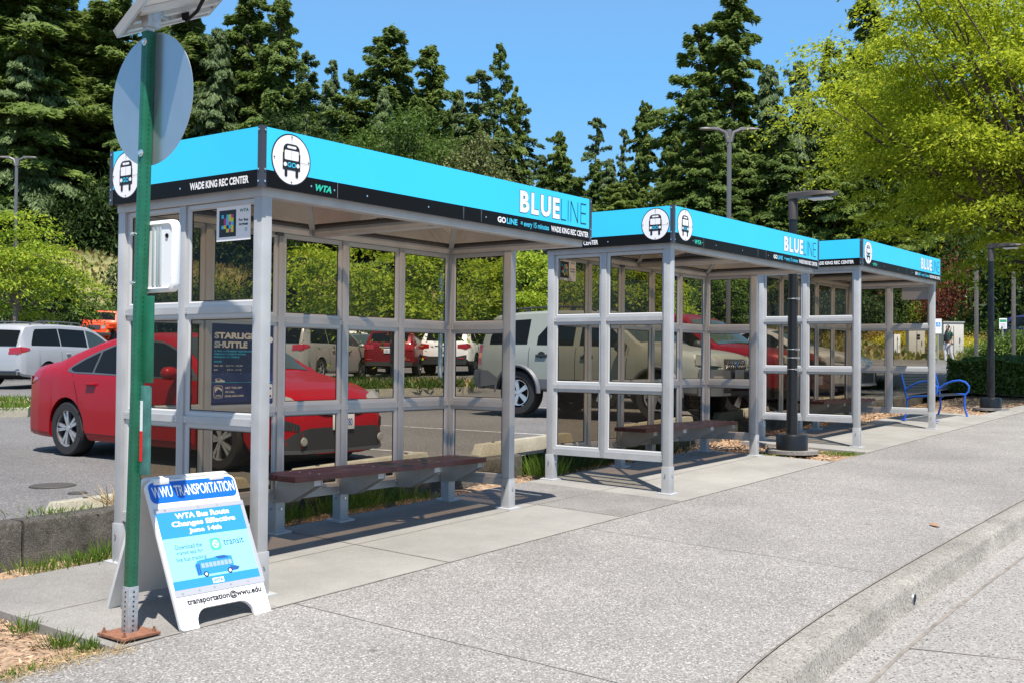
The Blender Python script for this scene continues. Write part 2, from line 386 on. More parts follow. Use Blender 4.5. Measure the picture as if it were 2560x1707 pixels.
# car park, terrain
m = MB(); xs = list(np.arange(-60, 45, 3))+[45, 58]; ys = [2.3,5,9,14,20,26,32,38,44,52,60]
rows = [[(x, y, hill(x,y) if y > 30 else LOT(x)) for y in ys] for x in xs]
M_ = MB(); M_.grid(rows); struct(M_.build('parking_lot', M_lot, smooth=30))
M_grass = pmat('dry hillside grass', (.20,.18,.07), .95, vary=.5, vscale=.55, bump=.6, bscale=5, dark=(.06,.085,.025), vdet=9)
m = MB(); rows = []
azs = [R(a) for a in list(range(-70,20,6))+list(np.arange(20,86,1.0))+list(range(90,181,6))]
rad = [30,36,42,46,50,53,56,58,60,62,64,67,70,73,76,79,82,85,88,92,97,104,115,130,150,200,300,600,1500]
for a in azs:
    r_ = []
    for d in rad:
        x = CAM[0]+d*math.sin(a); y = CAM[1]+d*math.cos(a); u = x*UN[0]+y*UN[1]
        z = hill(x, y)
        eu = 57-10*max(0, min(1, ((x*UN[1]-y*UN[0])-4)/10))
        if u < eu-.3 and y > -8: z -= .35
        if y < 2.3: z = min(z, G(min(x,45), -3)-.4 if x < 45 else 1.5) if u < eu-.3 else z
        r_.append((x, y, z))
    rows.append(r_)
m.grid(rows); struct(m.build('ground', M_grass, smooth=60))
# road on the hill
m = MB(); rows = []
for t in np.arange(-60, 45, 3):
    q = []
    for u in (79.6, 82, 84.8):
        x = u*UN[0]+t*UN[1]; y = u*UN[1]-t*UN[0]; q.append((x, y, hill(x,y)+.02))
    rows.append(q)
m.grid(rows); struct(m.build('hill_road', M_lot))
# under-sheet so nothing ever shows below the pavement
m = MB(); m.face([(-200,-200,-2.2),(200,-200,-2.2),(200,60,-2.2),(-200,60,-2.2)]); struct(m.build('ground_below', M_soil))

# stall lines and covers on the asphalt
m = MB()
for x in (5.0, 7.7, 12.4, 15.4, 18.0): 
    strip(m, (x+.4, 3.4), (x+.4, 8.4), .10, lambda a, b: LOT(a), .004, 2)
struct(m.build('stall_lines', M_line))
M_iron = pmat('dark iron', (.06,.055,.05), .7, bump=.4, bscale=90)
def cover(px, py, r, lab):
    v = ray(px, py); t = (LOT(0)-CAM[2])/v.z; p = Vector(CAM)+v*t
    for _ in range(4): t = (LOT(p.x)-CAM[2])/v.z; p = Vector(CAM)+v*t
    m = MB(); m.lathe([(0,.012),(r*.9,.012),(r*.92,.006),(r,.006),(r,-.02)], c=(0,0,0)); o = m.build('manhole_cover', M_iron, smooth=30)
    o.location = (p.x, p.y, LOT(p.x)); tag(o, lab, 'manhole cover')
cover(133, 1214, .21, 'round dark iron cover flat in the asphalt left of the red sedan')
cover(194, 1232.5, .085, 'small dark valve cover in the asphalt just beyond the wheel stop')

# wheel stops
def wheel_stop(x, y, L, label, rz=0.):
    m = MB(); h = .15
    rows = []
    for xx, s in ((0,.55),(.09,1),(L-.09,1),(L,.55)):
        zt = h*(1 if s == 1 else .25)
        rows.append([(xx,-.09,0),(xx,-.085,.03),(xx,-.055*s-.01,zt),(xx,.055*s+.01,zt),(xx,.085,.03),(xx,.09,0)])
    m.grid(rows); m.face(rows[0]); m.face(rows[-1])
    o = m.build('wheel_stop', M_stop, bevel=.008); o.location = (x, y, LOT(x)-.005); 
    o.rotation_euler = (0, -math.atan(.029), rz); tag(o, label, 'wheel stop', 'concrete wheel stops along the edge wall')
    m2 = MB()
    for xx in (.35, L-.35): m2.lathe([(.02,h-.01),(.02,h+.008),(0,h+.008)], c=(xx,0,0), n=10)
    m2.build('anchor_pin', M_iron, o)
wheel_stop(.16, 2.58, 1.95, 'concrete wheel stop with dry grass, left of the nearest shelter')
wheel_stop(2.62, 2.62, 1.95, 'concrete wheel stop right under the bumper of the red sedan')
wheel_stop(5.35, 2.62, 1.95, 'mossy concrete wheel stop in the gap between first and second shelter')
wheel_stop(8.6, 2.62, 1.95, 'concrete wheel stop under the nose of the pale green SUV')
wheel_stop(11.3, 2.60, 1.95, 'concrete wheel stop in front of the chrome wheel of the dark red SUV')
wheel_stop(15.4, 2.60, 1.95, 'concrete wheel stop below the silver hatchback nose')

# ------------------------------------------------------------------ bus shelters
M_alu = pmat('grey painted aluminium', (.455,.458,.46), .45, .2, .5, vary=.12, vscale=5)
M_alu2 = pmat('glazing bead aluminium', (.51,.515,.52), .4, .2, .5)
M_gask = pmat('black rubber gasket', (.012,.012,.012), .7)
M_glass = glassmat('bronze tinted glass', (.665,.605,.515), 1.5)
M_roofg = glassmat('bronze roof acrylic', (.33,.25,.18), 1.5, .03)
M_blue = pmat('sky blue panel', (.045,.60,.95), .4, 0, .3, vary=.03, vscale=1.5)
M_black = pmat('black panel', (.005,.005,.005), .5, 0, .15)
M_trim = pmat('dark grey trim', (.055,.06,.075), .4, .2)
M_white = pmat('white print', (.82,.82,.84), .5)
M_ink = pmat('black print', (.010,.010,.012), .5)
M_cyan = pmat('cyan print', (.05,.55,.80), .5)
M_teal = pmat('teal print', (.02,.52,.36), .5)
M_tealdk = pmat('dark teal print', (.03,.22,.17), .5)
M_smear = pmat('grey smear', (.06,.065,.075), .4)
M_bolt = pmat('bright bolt', (.75,.75,.75), .25, .9)
M_plank = pmat('maroon recycled plank', (.062,.018,.020), .38, 0, .5, vary=.25, vscale=9)

def emblem(pl, a, b, r):
    pl.disc(a, b, r*1.03, M_ink, 1, 48); pl.disc(a, b, r*.975, M_white, 2, 48)
    w_ = r*.46; 
    pl.rrect(a-w_*.93, b-r*.40, a+w_*.93, b+r*.62, r*.24, M_ink, 3)
    pl.rect(a-w_, b-r*.42, a+w_, b+r*.25, M_ink, 3.4)
    for s in (-1, 1): pl.rrect(a+s*w_*.62-r*.075, b-r*.70, a+s*w_*.62+r*.075, b-r*.34, r*.07, M_ink, 3.8)
    pl.rrect(a-w_*.52, b+r*.44, a+w_*.52, b+r*.54, r*.045, M_white, 4.4)
    pl.rrect(a-w_*.80, b-r*.02, a+w_*.80, b+r*.36, r*.05, M_white, 4.4)
    pl.rect(a-r*.006, b-r*.02, a+r*.006, b+r*.95, M_trim, 5)
    pl.rect(a+w_, b-r*.075, a+r*.86, b-r*.062, M_trim, 5)
    for s in (-1, 1): pl.disc(a+s*w_*.72, b-r*.21, r*.085, M_white, 4.4, 16)
    pl.text('GO', a-w_*.5, b-r*.31, a+w_*.5, b-r*.11, M_cyan, 4.8, .02)
    for q, t in ((0,.9),(0,-.9),(.9,0),(-.9,0)): pl.disc(a+q*r, b+t*r, r*.035, M_ink, 5, 8)

ZB, ZT, ZM, SL, SD = 2.478, 2.838, 2.580, 3.653, 1.55
def gbead(m, O, u, n, a0, a1, z0, z1, b=.036):
    """sloped glazing bead ring round one opening"""
    O = Vector(O); u = Vector(u); n = Vector(n); Z = Vector((0,0,1))
    cs = [(0,-.016),(0,.016),(b-.010,.015),(b,.003),(b,-.003),(b-.010,-.015)]
    def ring(k):
        d, t = cs[k]; return [O+u*(a0+d)+Z*(z0+d)+n*t, O+u*(a1-d)+Z*(z0+d)+n*t, O+u*(a1-d)+Z*(z1-d)+n*t, O+u*(a0+d)+Z*(z1-d)+n*t]
    nr = len(cs); rs = [ring(k) for k in range(nr)]
    for k in range(nr):
        A = rs[k]; B = rs[(k+1) % nr]
        for i in range(4): j = (i+1) % 4; m.face([A[i], A[j], B[j], B[i]])
def shelter(label, loc, rz, mirror_side=False, full_right=False):
    S = thing('bus_shelter', label, 'bus shelter', loc, rz, 'blue and black bus shelters in a row along the pavement')
    c, s_ = math.cos(rz), math.sin(rz)
    def gz(x, y): return G(loc[0]+x*c-y*s_, loc[1]+x*s_+y*c) - loc[2]
    XL, XR, YF, YB = .10, 3.56, .10, 1.50
    backs = [.78, 1.475, 2.17, 2.865]
    pc = [(XL,YF,.078,1), (XL,YB,.078,1), (XR,YB,.078,1), (XL,.845,.06,0)] + [(x,YB,.06,1 if i in (1,2) else 0) for i, x in enumerate(backs)]
    if full_right: pc += [(XR,YF,.078,1), (XR,.80,.06,0)]
    else: pc += [(XR,.80,.078,1)]
    for x, y, wd, leg in pc:
        m = MB(); h = wd/2; g = gz(x, y)
        m.box(x-h, x+h, y-h, y+h, g if leg else .335, ZB-.035)
        p = m.build('post', M_alu, S, bevel=.004)
        if leg:
            m = MB(); q = .046
            m.box(x-q, x+q, y-q, y+q, g, g+.27); m.build('base_sleeve', M_alu, p, bevel=.003)
            m = MB(); fx = .1 if x < 3 else .075
            m.hexa([(x-.085,y-.085,gz(x-.085,y-.085)-.01),(x+.085,y-.085,gz(x+.085,y-.085)-.01),(x+.085,y+.085,gz(x+.085,y+.085)-.01),(x-.085,y+.085,gz(x-.085,y+.085)-.01),
                    (x-.085,y-.085,gz(x-.085,y-.085)+.014),(x+.085,y-.085,gz(x+.085,y-.085)+.014),(x+.085,y+.085,gz(x+.085,y+.085)+.014),(x-.085,y+.085,gz(x-.085,y+.085)+.014)])
            m.build('base_plate', M_alu2, p)
            m = MB()
            for dx, dy in ((0,-q-.002),(-q-.002,0),(0,q+.002),(q+.002,0)):
                m.lathe([(0,.0),(.009,.0),(.006,.007),(0,.009)], axis='y' if dx == 0 else 'x', n=8, c=(x+dx, y+dy-(.009 if dy < 0 else 0), g+.19) if dx == 0 else (x+dx-(.009 if dx < 0 else 0), y, g+.19))
            m.build('bolt', M_bolt, p, smooth=30)
    LV = [(.335,.40),(1.03,1.074),(1.726,1.770)]
    ROWS = [(.40,1.03),(1.074,1.726),(1.770,2.425)]
    def wall(O, u, n, stops, half):
        """stops: post centres along u with their half widths"""
        O = Vector(O); u = Vector(u); n = Vector(n)
        for z0, z1 in LV:
            m = MB(); a, b = stops[0][0]+stops[0][1], stops[-1][0]-stops[-1][1]
            P = [O+u*q+n*t+Vector((0,0,z)) for z in (z0,z1) for q, t in ((a,-.027),(b,-.027),(b,.027),(a,.027))]
            m.hexa(P); rl = m.build('rail', M_alu, S)
            m = MB()
            for (q, hw) in stops:
                for sg in (-1, 1):
                    for zz in (z0+.012, z1-.012):
                        t = q+sg*(hw+.018)
                        if a < t < b:
                            for side in (-1, 1):
                                P0 = O+u*t+n*(side*.027)+Vector((0,0,zz)); k = .005
                                m.mesh([P0+u*k+Vector((0,0,k)), P0-u*k+Vector((0,0,k)), P0-u*k-Vector((0,0,k)), P0+u*k-Vector((0,0,k)), P0+n*side*.005], [(0,1,4),(1,2,4),(2,3,4),(3,0,4)])
            m.build('rivet', M_bolt, rl)
        for i in range(len(stops)-1):
            a0 = stops[i][0]+stops[i][1]; a1 = stops[i+1][0]-stops[i+1][1]
            for z0, z1 in ROWS:
                m = MB(); gbead(m, O, u, n, a0, a1, z0, z1)
                wdw = m.build('window', M_alu2, S)
                m = MB(); m.face([O+u*(a0+.034)+Vector((0,0,z0+.034)), O+u*(a1-.034)+Vector((0,0,z0+.034)), O+u*(a1-.034)+Vector((0,0,z1-.034)), O+u*(a0+.034)+Vector((0,0,z1-.034))])
                m.build('pane', M_glass, wdw)
                m = MB(); q0, q1, w0, w1 = a0+.034, a1-.034, z0+.034, z1-.034; gk = .007
                for sd_ in (-1, 1):
                    for (pa, pb, pc_, pd) in ((q0,w0,q1,w0+gk),(q0,w1-gk,q1,w1),(q0,w0+gk,q0+gk,w1-gk),(q1-gk,w0+gk,q1,w1-gk)):
                        m.face([O+u*x_+n*(sd_*.0034)+Vector((0,0,z_)) for x_, z_ in ((pa,pb),(pc_,pb),(pc_,pd),(pa,pd))])
                m.flat('gasket', M_gask, wdw)
    wall((XL,0,0), (0,1,0), (-1,0,0), [(YF,.039),(.845,.03),(YB,.039)], .03)
    wall((0,YB,0), (1,0,0), (0,1,0), [(XL,.039)]+[(x,.03) for x in backs]+[(XR,.039)], .03)
    wall((XR,0,0), (0,1,0), (1,0,0), ([(YF,.039),(.80,.03),(YB,.039)] if full_right else [(.80,.039),(YB,.039)]), .03)
    # roof frame
    for nm, x0, x1, y0, y1, z0 in (('roof_beam',.055,3.60,.055,.145,0),('roof_beam',.055,3.60,1.455,1.545,0),('roof_beam',.056,.145,.145,1.455,0),('roof_beam',3.515,3.599,.145,1.455,0),('roof_beam',1.775,1.885,.145,1.455,.0)):
        m = MB(); m.box(x0, x1, y0, y1, ZB-.050, ZB+.03); m.build(nm, M_alu, S, bevel=.003)
    for x0, x1 in ((.145,1.775),(1.885,3.515)):
        cx = (x0+x1)/2; y0, y1 = .145, 1.455; cy = .80; zt = ZB+.27; z = ZB+.005
        b4 = [(x0,y0,z),(x1,y0,z),(x1,y1,z),(x0,y1,z)]; r1, r2 = (cx-.12,cy,zt), (cx+.12,cy,zt)
        m = MB()
        m.face([b4[0],b4[1],r2,r1]); m.face([b4[1],b4[2],r2]); m.face([b4[2],b4[3],r1,r2]); m.face([b4[3],b4[0],r1])
        rp = m.build('roof_panel', M_roofg, S)
        m = MB()
        for p, q in ((b4[0],r1),(b4[1],r2),(b4[2],r2),(b4[3],r1),(r1,r2)): m.bar(p, q, .045, .02)
        m.build('rib', M_alu, rp)
        m = MB()
        for a_, b_ in ((b4[0],b4[1]),(b4[1],b4[2]),(b4[2],b4[3]),(b4[3],b4[0])): m.bar((a_[0],a_[1],ZB+.036), (b_[0],b_[1],ZB+.036), .03, .012)
        m.build('gasket', M_black, rp)
    m = MB(); m.box(1.405,1.475,1.452,1.47,ZB-.075,ZB-.052); m.build('junction_box', M_trim, S)
    # fascia
    th = .018
    def fas(O, u, n, L):
        O = Vector(O); u = Vector(u); n = Vector(n); m = MB()
        for z0, z1, mt in ((ZB,ZM,M_black),(ZM,ZT,M_blue)):
            P = [O+u*q+n*t+Vector((0,0,z)) for z in (z0,z1) for q, t in ((0,-th),(L,-th),(L,0),(0,0))]
            m.hexa(P, mt)
        P = [O+u*q+n*t+Vector((0,0,z)) for z in (ZB+.002,ZT-.002) for q, t in ((.02,-th-.003),(L-.02,-th-.003),(L-.02,-th+.001),(.02,-th+.001))]; m.hexa(P, M_alu)
        return m.build('fascia_panel', None, S)
    def corner(x, y, sx, sy):
        m = MB(); a = .034; t = .003
        m.box(min(x,x+sx*a), max(x,x+sx*a), min(y-sy*t,y), max(y-sy*t,y), ZB-.004, ZT+.006)
        m.box(min(x-sx*t,x), max(x-sx*t,x), min(y-sy*t,y+sy*a), max(y-sy*t,y+sy*a), ZB-.004, ZT+.006)
        o = m.build('corner_trim', M_trim, S); m = MB()
        for zz in (ZT-.02, ZM+.0, ZB+.03):
            m.lathe([(0,0),(.007,0),(.005,.005),(0,.006)], axis='y', n=8, c=(x+sx*.02, y-sy*(t+.006) if sy > 0 else y+t, zz))
            m.lathe([(0,0),(.007,0),(.005,.005),(0,.006)], axis='x', n=8, c=(x-sx*(t+.006) if sx > 0 else x+t, y+sy*.02, zz))
        m.build('screw', M_bolt, o)
    f = fas((0,0,0), (1,0,0), (0,-1,0), SL)
    fl = fas((0,SD,0), (0,-1,0), (-1,0,0), SD)
    fr = fas((SL,0,0), (0,1,0), (1,0,0), SD); fb = fas((SL,SD,0), (-1,0,0), (0,1,0), SL)
    for x, y, sx, sy in ((0,0,1,1),(0,SD,1,-1),(SL,0,-1,1),(SL,SD,-1,-1)): corner(x, y, sx, sy)
    def front_art(par, O, u, n):
        m = MB(); pl = Plane(m, O, u, (0,0,1), n); emblem(pl, .232, 2.667, .155); m.flat('emblem', None, par)
        m = MB(); pl = Plane(m, O, u, (0,0,1), n)
        k = .045
        x = 2.612
        for ch, w_ in (('B',.125),('L',.105),('U',.145),('E',.10)):
            pl.text(ch, x-.004, 2.611, x+w_+.004, 2.792, M_ink, 1, k*1.5); pl.text(ch, x, 2.615, x+w_, 2.788, M_white, 2, k); x += w_+.026
        t = .0075; zb, zt = 2.615, 2.788; x = 3.185
        def seg(a, b, c_, d): pl.rect(a, b, c_, d, M_ink, 2)
        seg(x,zb,x+t,zt); seg(x,zb,x+.075,zb+t); x += .103
        seg(x,zb,x+t,zt); x += .042
        seg(x,zb,x+t,zt); seg(x+.105,zb,x+.105+t,zt); pl.poly([(x,zt),(x+.009,zt),(x+.105+t,zb),(x+.105+t-.009,zb)], M_ink, 2.4); x += .152
        seg(x,zb,x+t,zt); seg(x,zb,x+.085,zb+t); seg(x,zt-t,x+.085,zt); seg(x,(zb+zt)/2,x+.082,(zb+zt)/2+t)
        pl.text('GO', 2.325, 2.505, 2.432, 2.551, M_white, 1, .045)
        pl.text('LINE', 2.443, 2.505, 2.580, 2.551, M_cyan, 1, .03)
        pl.text('= every 15 minutes', 2.625, 2.494, 3.015, 2.551, M_cyan, 1, .02)
        pl.text('WADE KING REC CENTER', 3.045, 2.505, 3.608, 2.552, M_white, 1, .03)
        pl.text('WTA', .425, 2.503, .575, 2.546, M_teal, 1, .05, .25)
        for a_, w_ in ((1.905,.016),(2.118,.013)): pl.poly([(a_,ZM-.008),(a_+w_*.6,ZM-.004),(a_+w_,ZM-.012),(a_+w_*.75,ZB+.006),(a_+w_*.3,ZB+.004)], M_smear, .6)
        pl.rect(.628, ZB, .630, ZM, M_alu, .6); pl.rect(.628, ZM, .6295, ZT, M_cyan, .6)
        m.flat('lettering', None, par)
        m = MB(); pl = Plane(m, O, u, (0,0,1), n)
        for a in (.40, .60, .90, 1.52, 2.18): pl.disc(a, 2.527, .0065, M_bolt, 2, 8)
        m.flat('screw', None, par)
    front_art(f, (0,0,0), (1,0,0), (0,-1,0))
    m = MB(); pl = Plane(m, (0,SD,0), (0,-1,0), (0,0,1), (-1,0,0))
    emblem(pl, SD-.20 if mirror_side else .185, 2.667, .155); m.flat('emblem', None, fl)
    m = MB(); pl = Plane(m, (0,SD,0), (0,-1,0), (0,0,1), (-1,0,0))
    a = .115 if mirror_side else SD-.682
    pl.text('WADE KING REC CENTER', a, 2.505, a+.566, 2.552, M_white, 1, .035)
    pl.disc(SD-.78 if not mirror_side else .80, 2.525, .0065, M_bolt, 2, 8); m.flat('lettering', None, fl)
    # bench fixed to the back posts
    for y0, y1 in ((1.0,1.2),(1.215,1.415)):
        m = MB(); m.box(1.21, 3.50, y0, y1, .532, .575); pk = m.build('bench_plank', M_plank, S, bevel=.004)
        m = MB()
        for x in (1.475, 2.17, 2.865, 3.44):
            for yy in (y0+.05, y1-.05): m.lathe([(0,.578),(.008,.577),(.01,.574)], n=8, c=(x+.02,yy,0))
        m.build('bolt', M_bolt, pk)
    for x in (1.475, 2.17, 2.865, 3.455):
        m = MB(); pr = [(1.468,.532),(1.03,.532),(1.03,.485),(1.30,.345),(1.468,.33)]
        for xx in (x-.045, x+.035):
            n_ = len(pr); vs = [(xx,y,z) for y, z in pr]+[(xx+.006,y,z) for y, z in pr]
            m.mesh(vs, [tuple(range(n_)), tuple(range(2*n_-1, n_-1, -1))]+[(i,(i+1)%n_,n_+(i+1)%n_,n_+i) for i in range(n_)])
        m.box(x-.039, x+.035, 1.036, 1.042, .487, .53); m.box(x-.039, x+.035, 1.46, 1.468, .335, .53)
        m.build('bench_bracket', M_alu, S)
    return S
SH1 = shelter('nearest blue shelter, with the sandwich board leaning in front of its left end', (0,0,0), 0)
SH2 = shelter('middle blue shelter, between the nearest shelter and the black lamp post', (5.1664,.0228,.1311), -.0108, mirror_side=True)
SH3 = shelter('farthest blue shelter, with the blue park bench beyond its right end', (10.5191,.0324,.3082), -.0031, full_right=True)

# ------------------------------------------------------------------ green sign post with solar panel
M_green = pmat('green powder coat', (.012,.13,.068), .42, 0, .5, vary=.2, vscale=12)
M_galv = pmat('galvanised steel', (.46,.48,.50), .45, .55, vary=.25, vscale=30)
M_rust = pmat('rust', (.24,.105,.06), .85, vary=.35, vscale=40, bump=.3)
M_signback = pmat('sign back aluminium', (.42,.45,.47), .26, .75, vary=.04, vscale=8)
M_casewhite = pmat('white plastic', (.74,.76,.77), .35, 0, .5)
M_hole = pmat('dark hole', (.008,.008,.01), .9)
M_refl_w = pmat('white reflective tape', (.75,.78,.82), .4); M_refl_r = pmat('red reflective tape', (.70,.02,.03), .4)
M_weather = pmat('weathered teal paint', (.05,.17,.15), .6, vary=.3, vscale=14)
bx, by = -.89, -.04; bz = G(bx, by)
P = thing('sign_post', 'tall green perforated sign post with round sign and solar panel, rusty base plate', 'sign post', (bx, by, bz), 0)
LX, LY = .006, -.0205       # lean per metre
def lean(z): return (LX*z, LY*z)
def post_seg(name, z0, z1, w_, mt, par, bev=.003):
    m = MB(); h = w_/2; a = lean(z0); b = lean(z1)
    m.hexa([(a[0]-h,a[1]-h,z0),(a[0]+h,a[1]-h,z0),(a[0]+h,a[1]+h,z0),(a[0]-h,a[1]+h,z0),(b[0]-h,b[1]-h,z1),(b[0]+h,b[1]-h,z1),(b[0]+h,b[1]+h,z1),(b[0]-h,b[1]+h,z1)])
    return m.build(name, mt, par, bevel=bev)
def holes(z0, z1, w_, par, r, mt, nm='hole'):
    m = MB(); z = z0
    while z < z1:
        a = lean(z); h = w_/2+.0008
        for n_ in ('x','y'):
            pts = []
            for k in range(10):
                t = 2*math.pi*k/10
                pts.append((a[0]+r*math.cos(t), a[1]-h, z+r*math.sin(t)) if n_ == 'y' else (a[0]-h, a[1]+r*math.cos(t), z+r*math.sin(t)))
            m.face(pts)
        z += .0254
    m.flat(nm, mt, par)
sl = post_seg('anchor_sleeve', .02, .265, .060, M_galv, P); holes(.035, .26, .060, sl, .0055, M_hole)
gp = post_seg('post', .262, 3.20, .0515, M_green, P); holes(.29, 3.18, .0515, gp, .0045, pmat('green in hole', (.006,.07,.038), .5))
cp = post_seg('mast', 3.20, 3.62, .044, M_galv, P)
m = MB(); a = lean(3.45); m.lathe([(.031,3.43),(.033,3.45),(.033,3.47)], c=(a[0],a[1],0), n=16); m.build('clamp_ring', M_trim, P, smooth=30)
m = MB(); m.box(-.115,.115,-.115,.115,.008,.024); pb = m.build('base_plate', M_rust, P, bevel=.003)
for dx in (-.09,.09):
    for dy in (-.09,.09):
        m = MB(); m.lathe([(0,.05),(.007,.05),(.007,.036),(.013,.036),(.013,.024)], n=6, c=(dx,dy,0)); m.lathe([(.012,.008),(.012,-.02)], n=8, c=(dx,dy,0)); m.build('bolt', M_rust, pb)
# round sign, back towards us
zc = 2.845; a = lean(zc)
m = MB(); m.lathe([(0,.0),(.352,.0),(.3535,.0015),(.352,.003),(0,.003)], axis='x', n=72, c=(a[0]+.027, a[1]-.002, zc)); m.build('round_sign', M_signback, P, smooth=40)
m = MB()
for zz in (3.14, 2.55): 
    q = lean(zz); m.lathe([(0,-.040),(.012,-.038),(.013,-.030),(.020,-.029),(.020,-.026)], axis='x', n=10, c=(q[0], q[1]-.004, zz))
m.build('sign_bolt', M_bolt, P, smooth=30)
# timetable case (back view)
z0, z1 = 1.815, 2.195; q = lean(2.0); y0, y1 = q[1]-.235, q[1]+.075
m = MB()
def rr(y0, y1, z0, z1, r, n=5):
    pts = []
    for cy, cz, t0 in ((y1-r,z0+r,-90),(y1-r,z1-r,0),(y0+r,z1-r,90),(y0+r,z0+r,180)):
        for i in range(n+1): t = R(t0+90*i/n); pts.append((cy+r*math.cos(t), cz+r*math.sin(t)))
    return pts
o_ = rr(y0,y1,z0,z1,.045); i_ = rr(y0+.028,y1-.028,z0+.028,z1-.028,.03)
X0, X1 = q[0]+.030, q[0]+.078
rows = [[(X0+.01,y,z) for y, z in i_],[(X0,y,z) for y, z in rr(y0+.02,y1-.02,z0+.02,z1-.02,.035)],[(X0+.006,y,z) for y, z in rr(y0+.004,y1-.004,z0+.004,z1-.004,.042)],[(X0+.016,y,z) for y, z in o_],[(X1-.01,y,z) for y, z in o_],[(X1,y,z) for y, z in rr(y0+.008,y1-.008,z0+.008,z1-.008,.04)]]
m.grid(rows, close=True); m.face(rows[0]); m.face(rows[-1])
cs = m.build('timetable_case', M_casewhite, P, smooth=40)
m = MB()
for yy in (q[1]-.05, q[1]-.085, q[1]-.11): m.box(X0+.002, X0+.012, yy-.010, yy+.006, z0+.035, z1-.035)
m.build('back_rail', pmat('case aluminium', (.55,.60,.60), .35, .5), cs, bevel=.002)
m = MB(); m.lathe([(0,.0085),(.012,.0085),(.012,.004)], axis='x', c=(X0,q[1]-.165,z1-.085), n=14); m.build('lock', M_hole, cs)
m = MB(); m.lathe([(0,.002),(.006,.004),(.006,.010)], axis='x', c=(X0,q[1]-.212,z0+.07), n=10); m.build('rivet', M_bolt, cs)
m = MB()
for zz in (2.125, 1.865): m.tube([(q[0]-.04, q[1]+.04, zz),(q[0]-.012, q[1]+.035, zz)], [.008,.011], 8); m.tube([(q[0]-.03,q[1]+.03,zz),(q[0]+.04,q[1]+.03,zz)], .005, 6)
m.build('clamp_bolt', M_bolt, cs, smooth=40)
# two flag plates below
for z0, z1, mt, nm in ((1.34,1.795,M_green,'flag_plate'),(.855,1.325,M_weather,'flag_plate')):
    q = lean((z0+z1)/2); m = MB(); m.box(q[0]+.006, q[0]+.026, q[1]-.098, q[1]-.0265, z0, z1); fp = m.build(nm, mt, P, bevel=.003)
q = lean(1.08); m = MB(); X = q[0]+.0045
m.face([(X,q[1]-.052,1.085),(X,q[1]-.028,1.085),(X,q[1]-.028,1.245),(X,q[1]-.052,1.245)], M_refl_w); m.face([(X,q[1]-.052,.925),(X,q[1]-.028,.925),(X,q[1]-.028,1.085),(X,q[1]-.052,1.085)], M_refl_r)
m.flat('reflective_tape', None, fp)
# solar panel: tilted towards the south (behind us), seen from below
M_frame = pmat('panel frame', (.70,.71,.72), .35, .4); M_pback = pmat('panel back sheet', (.80,.81,.82), .5)
q = lean(3.4)
S1_, S2_, S4_ = [at(*p_)-Vector((bx,by,bz)) for p_ in ((290,92,6.02),(520,36,6.40),(392,-42,5.55))]
U_ = (S2_-S1_); UL_ = U_.length; U_.normalize(); T_ = S4_-S1_; TL_ = T_.length; T_ = (T_-U_*T_.dot(U_)).normalized(); N_ = U_.cross(T_).normalized()
if N_.z < 0: N_ = -N_
O_ = S1_
def sbox(mb, u0, u1, t0, t1, n0, n1, mt=None):
    mb.hexa([O_+U_*a_+T_*b_+N_*c_ for c_ in (n0,n1) for a_, b_ in ((u0,t0),(u1,t0),(u1,t1),(u0,t1))], mt)
UA, UB, TA, TB = 0, UL_, 0, TL_*1.05
m = MB(); sbox(m, UA+.02, UB-.02, TA+.02, TB-.02, .012, .03); pn = m.build('solar_panel', M_pback, P)
m = MB()
for a_ in ((UA,UB,TA,TA+.022),(UA,UB,TB-.022,TB),(UA,UA+.022,TA+.022,TB-.022),(UB-.022,UB,TA+.022,TB-.022)): sbox(m, *a_, -.012, .034)
m.build('panel_frame', M_frame, pn, bevel=.002)
m = MB()
for t_ in (.07, .17, .27): sbox(m, UA+.03, UB-.03, t_, t_+.035, -.02, .01)
m.build('bracket_rail', M_frame, pn)
m = MB(); m.bar((q[0]+.02,q[1],3.33), O_+U_*(UL_*.45)+T_*.12, .05, .05); m.box(q[0]-.03,q[0]+.05,q[1]-.03,q[1]+.03,3.22,3.40); m.build('mount', M_galv, pn, bevel=.003)
m = MB(); c0_ = O_+U_*(UL_*.62)+T_*.14; m.tube([c0_, c0_-N_*.05-T_*.02, c0_-N_*.06+T_*.12, c0_-N_*.03+T_*.30], .010, 8); m.lathe([(.018,-.03),(.022,.0),(.016,.03)], n=10, c=tuple(c0_-N_*.02)); m.build('cable', M_hole, pn, smooth=40)

# ------------------------------------------------------------------ sandwich board
M_brd = pmat('white board plastic', (.80,.80,.80), .45, 0, .4); M_brdback = pmat('board underside', (.70,.69,.67), .55, vary=.05, vscale=9)
M_hblue = pmat('header blue', (.006,.13,.56), .4); M_pblue = pmat('poster mid blue', (.03,.27,.72), .45); M_plight = pmat('poster light blue', (.27,.66,.86), .45)
M_dkblue = pmat('poster dark blue', (.02,.09,.30), .5); M_tgreen = pmat('poster green', (.08,.60,.35), .5); M_strip = pmat('clear clip strip', (.52,.52,.54), .3, .3)
SB = thing('sandwich_board', 'white and blue sandwich board about bus route changes, beside the green post', 'sandwich board', (-.675,-.19,G(-.675,-.19)), math.atan2(-.022,.588))
W_, H_ = .605, .86
tl_ = Vector((.0,.375,.775)); vdir = (tl_).normalized(); nfr = Vector((1,0,0)).cross(vdir)
if nfr.y > 0: nfr = -nfr
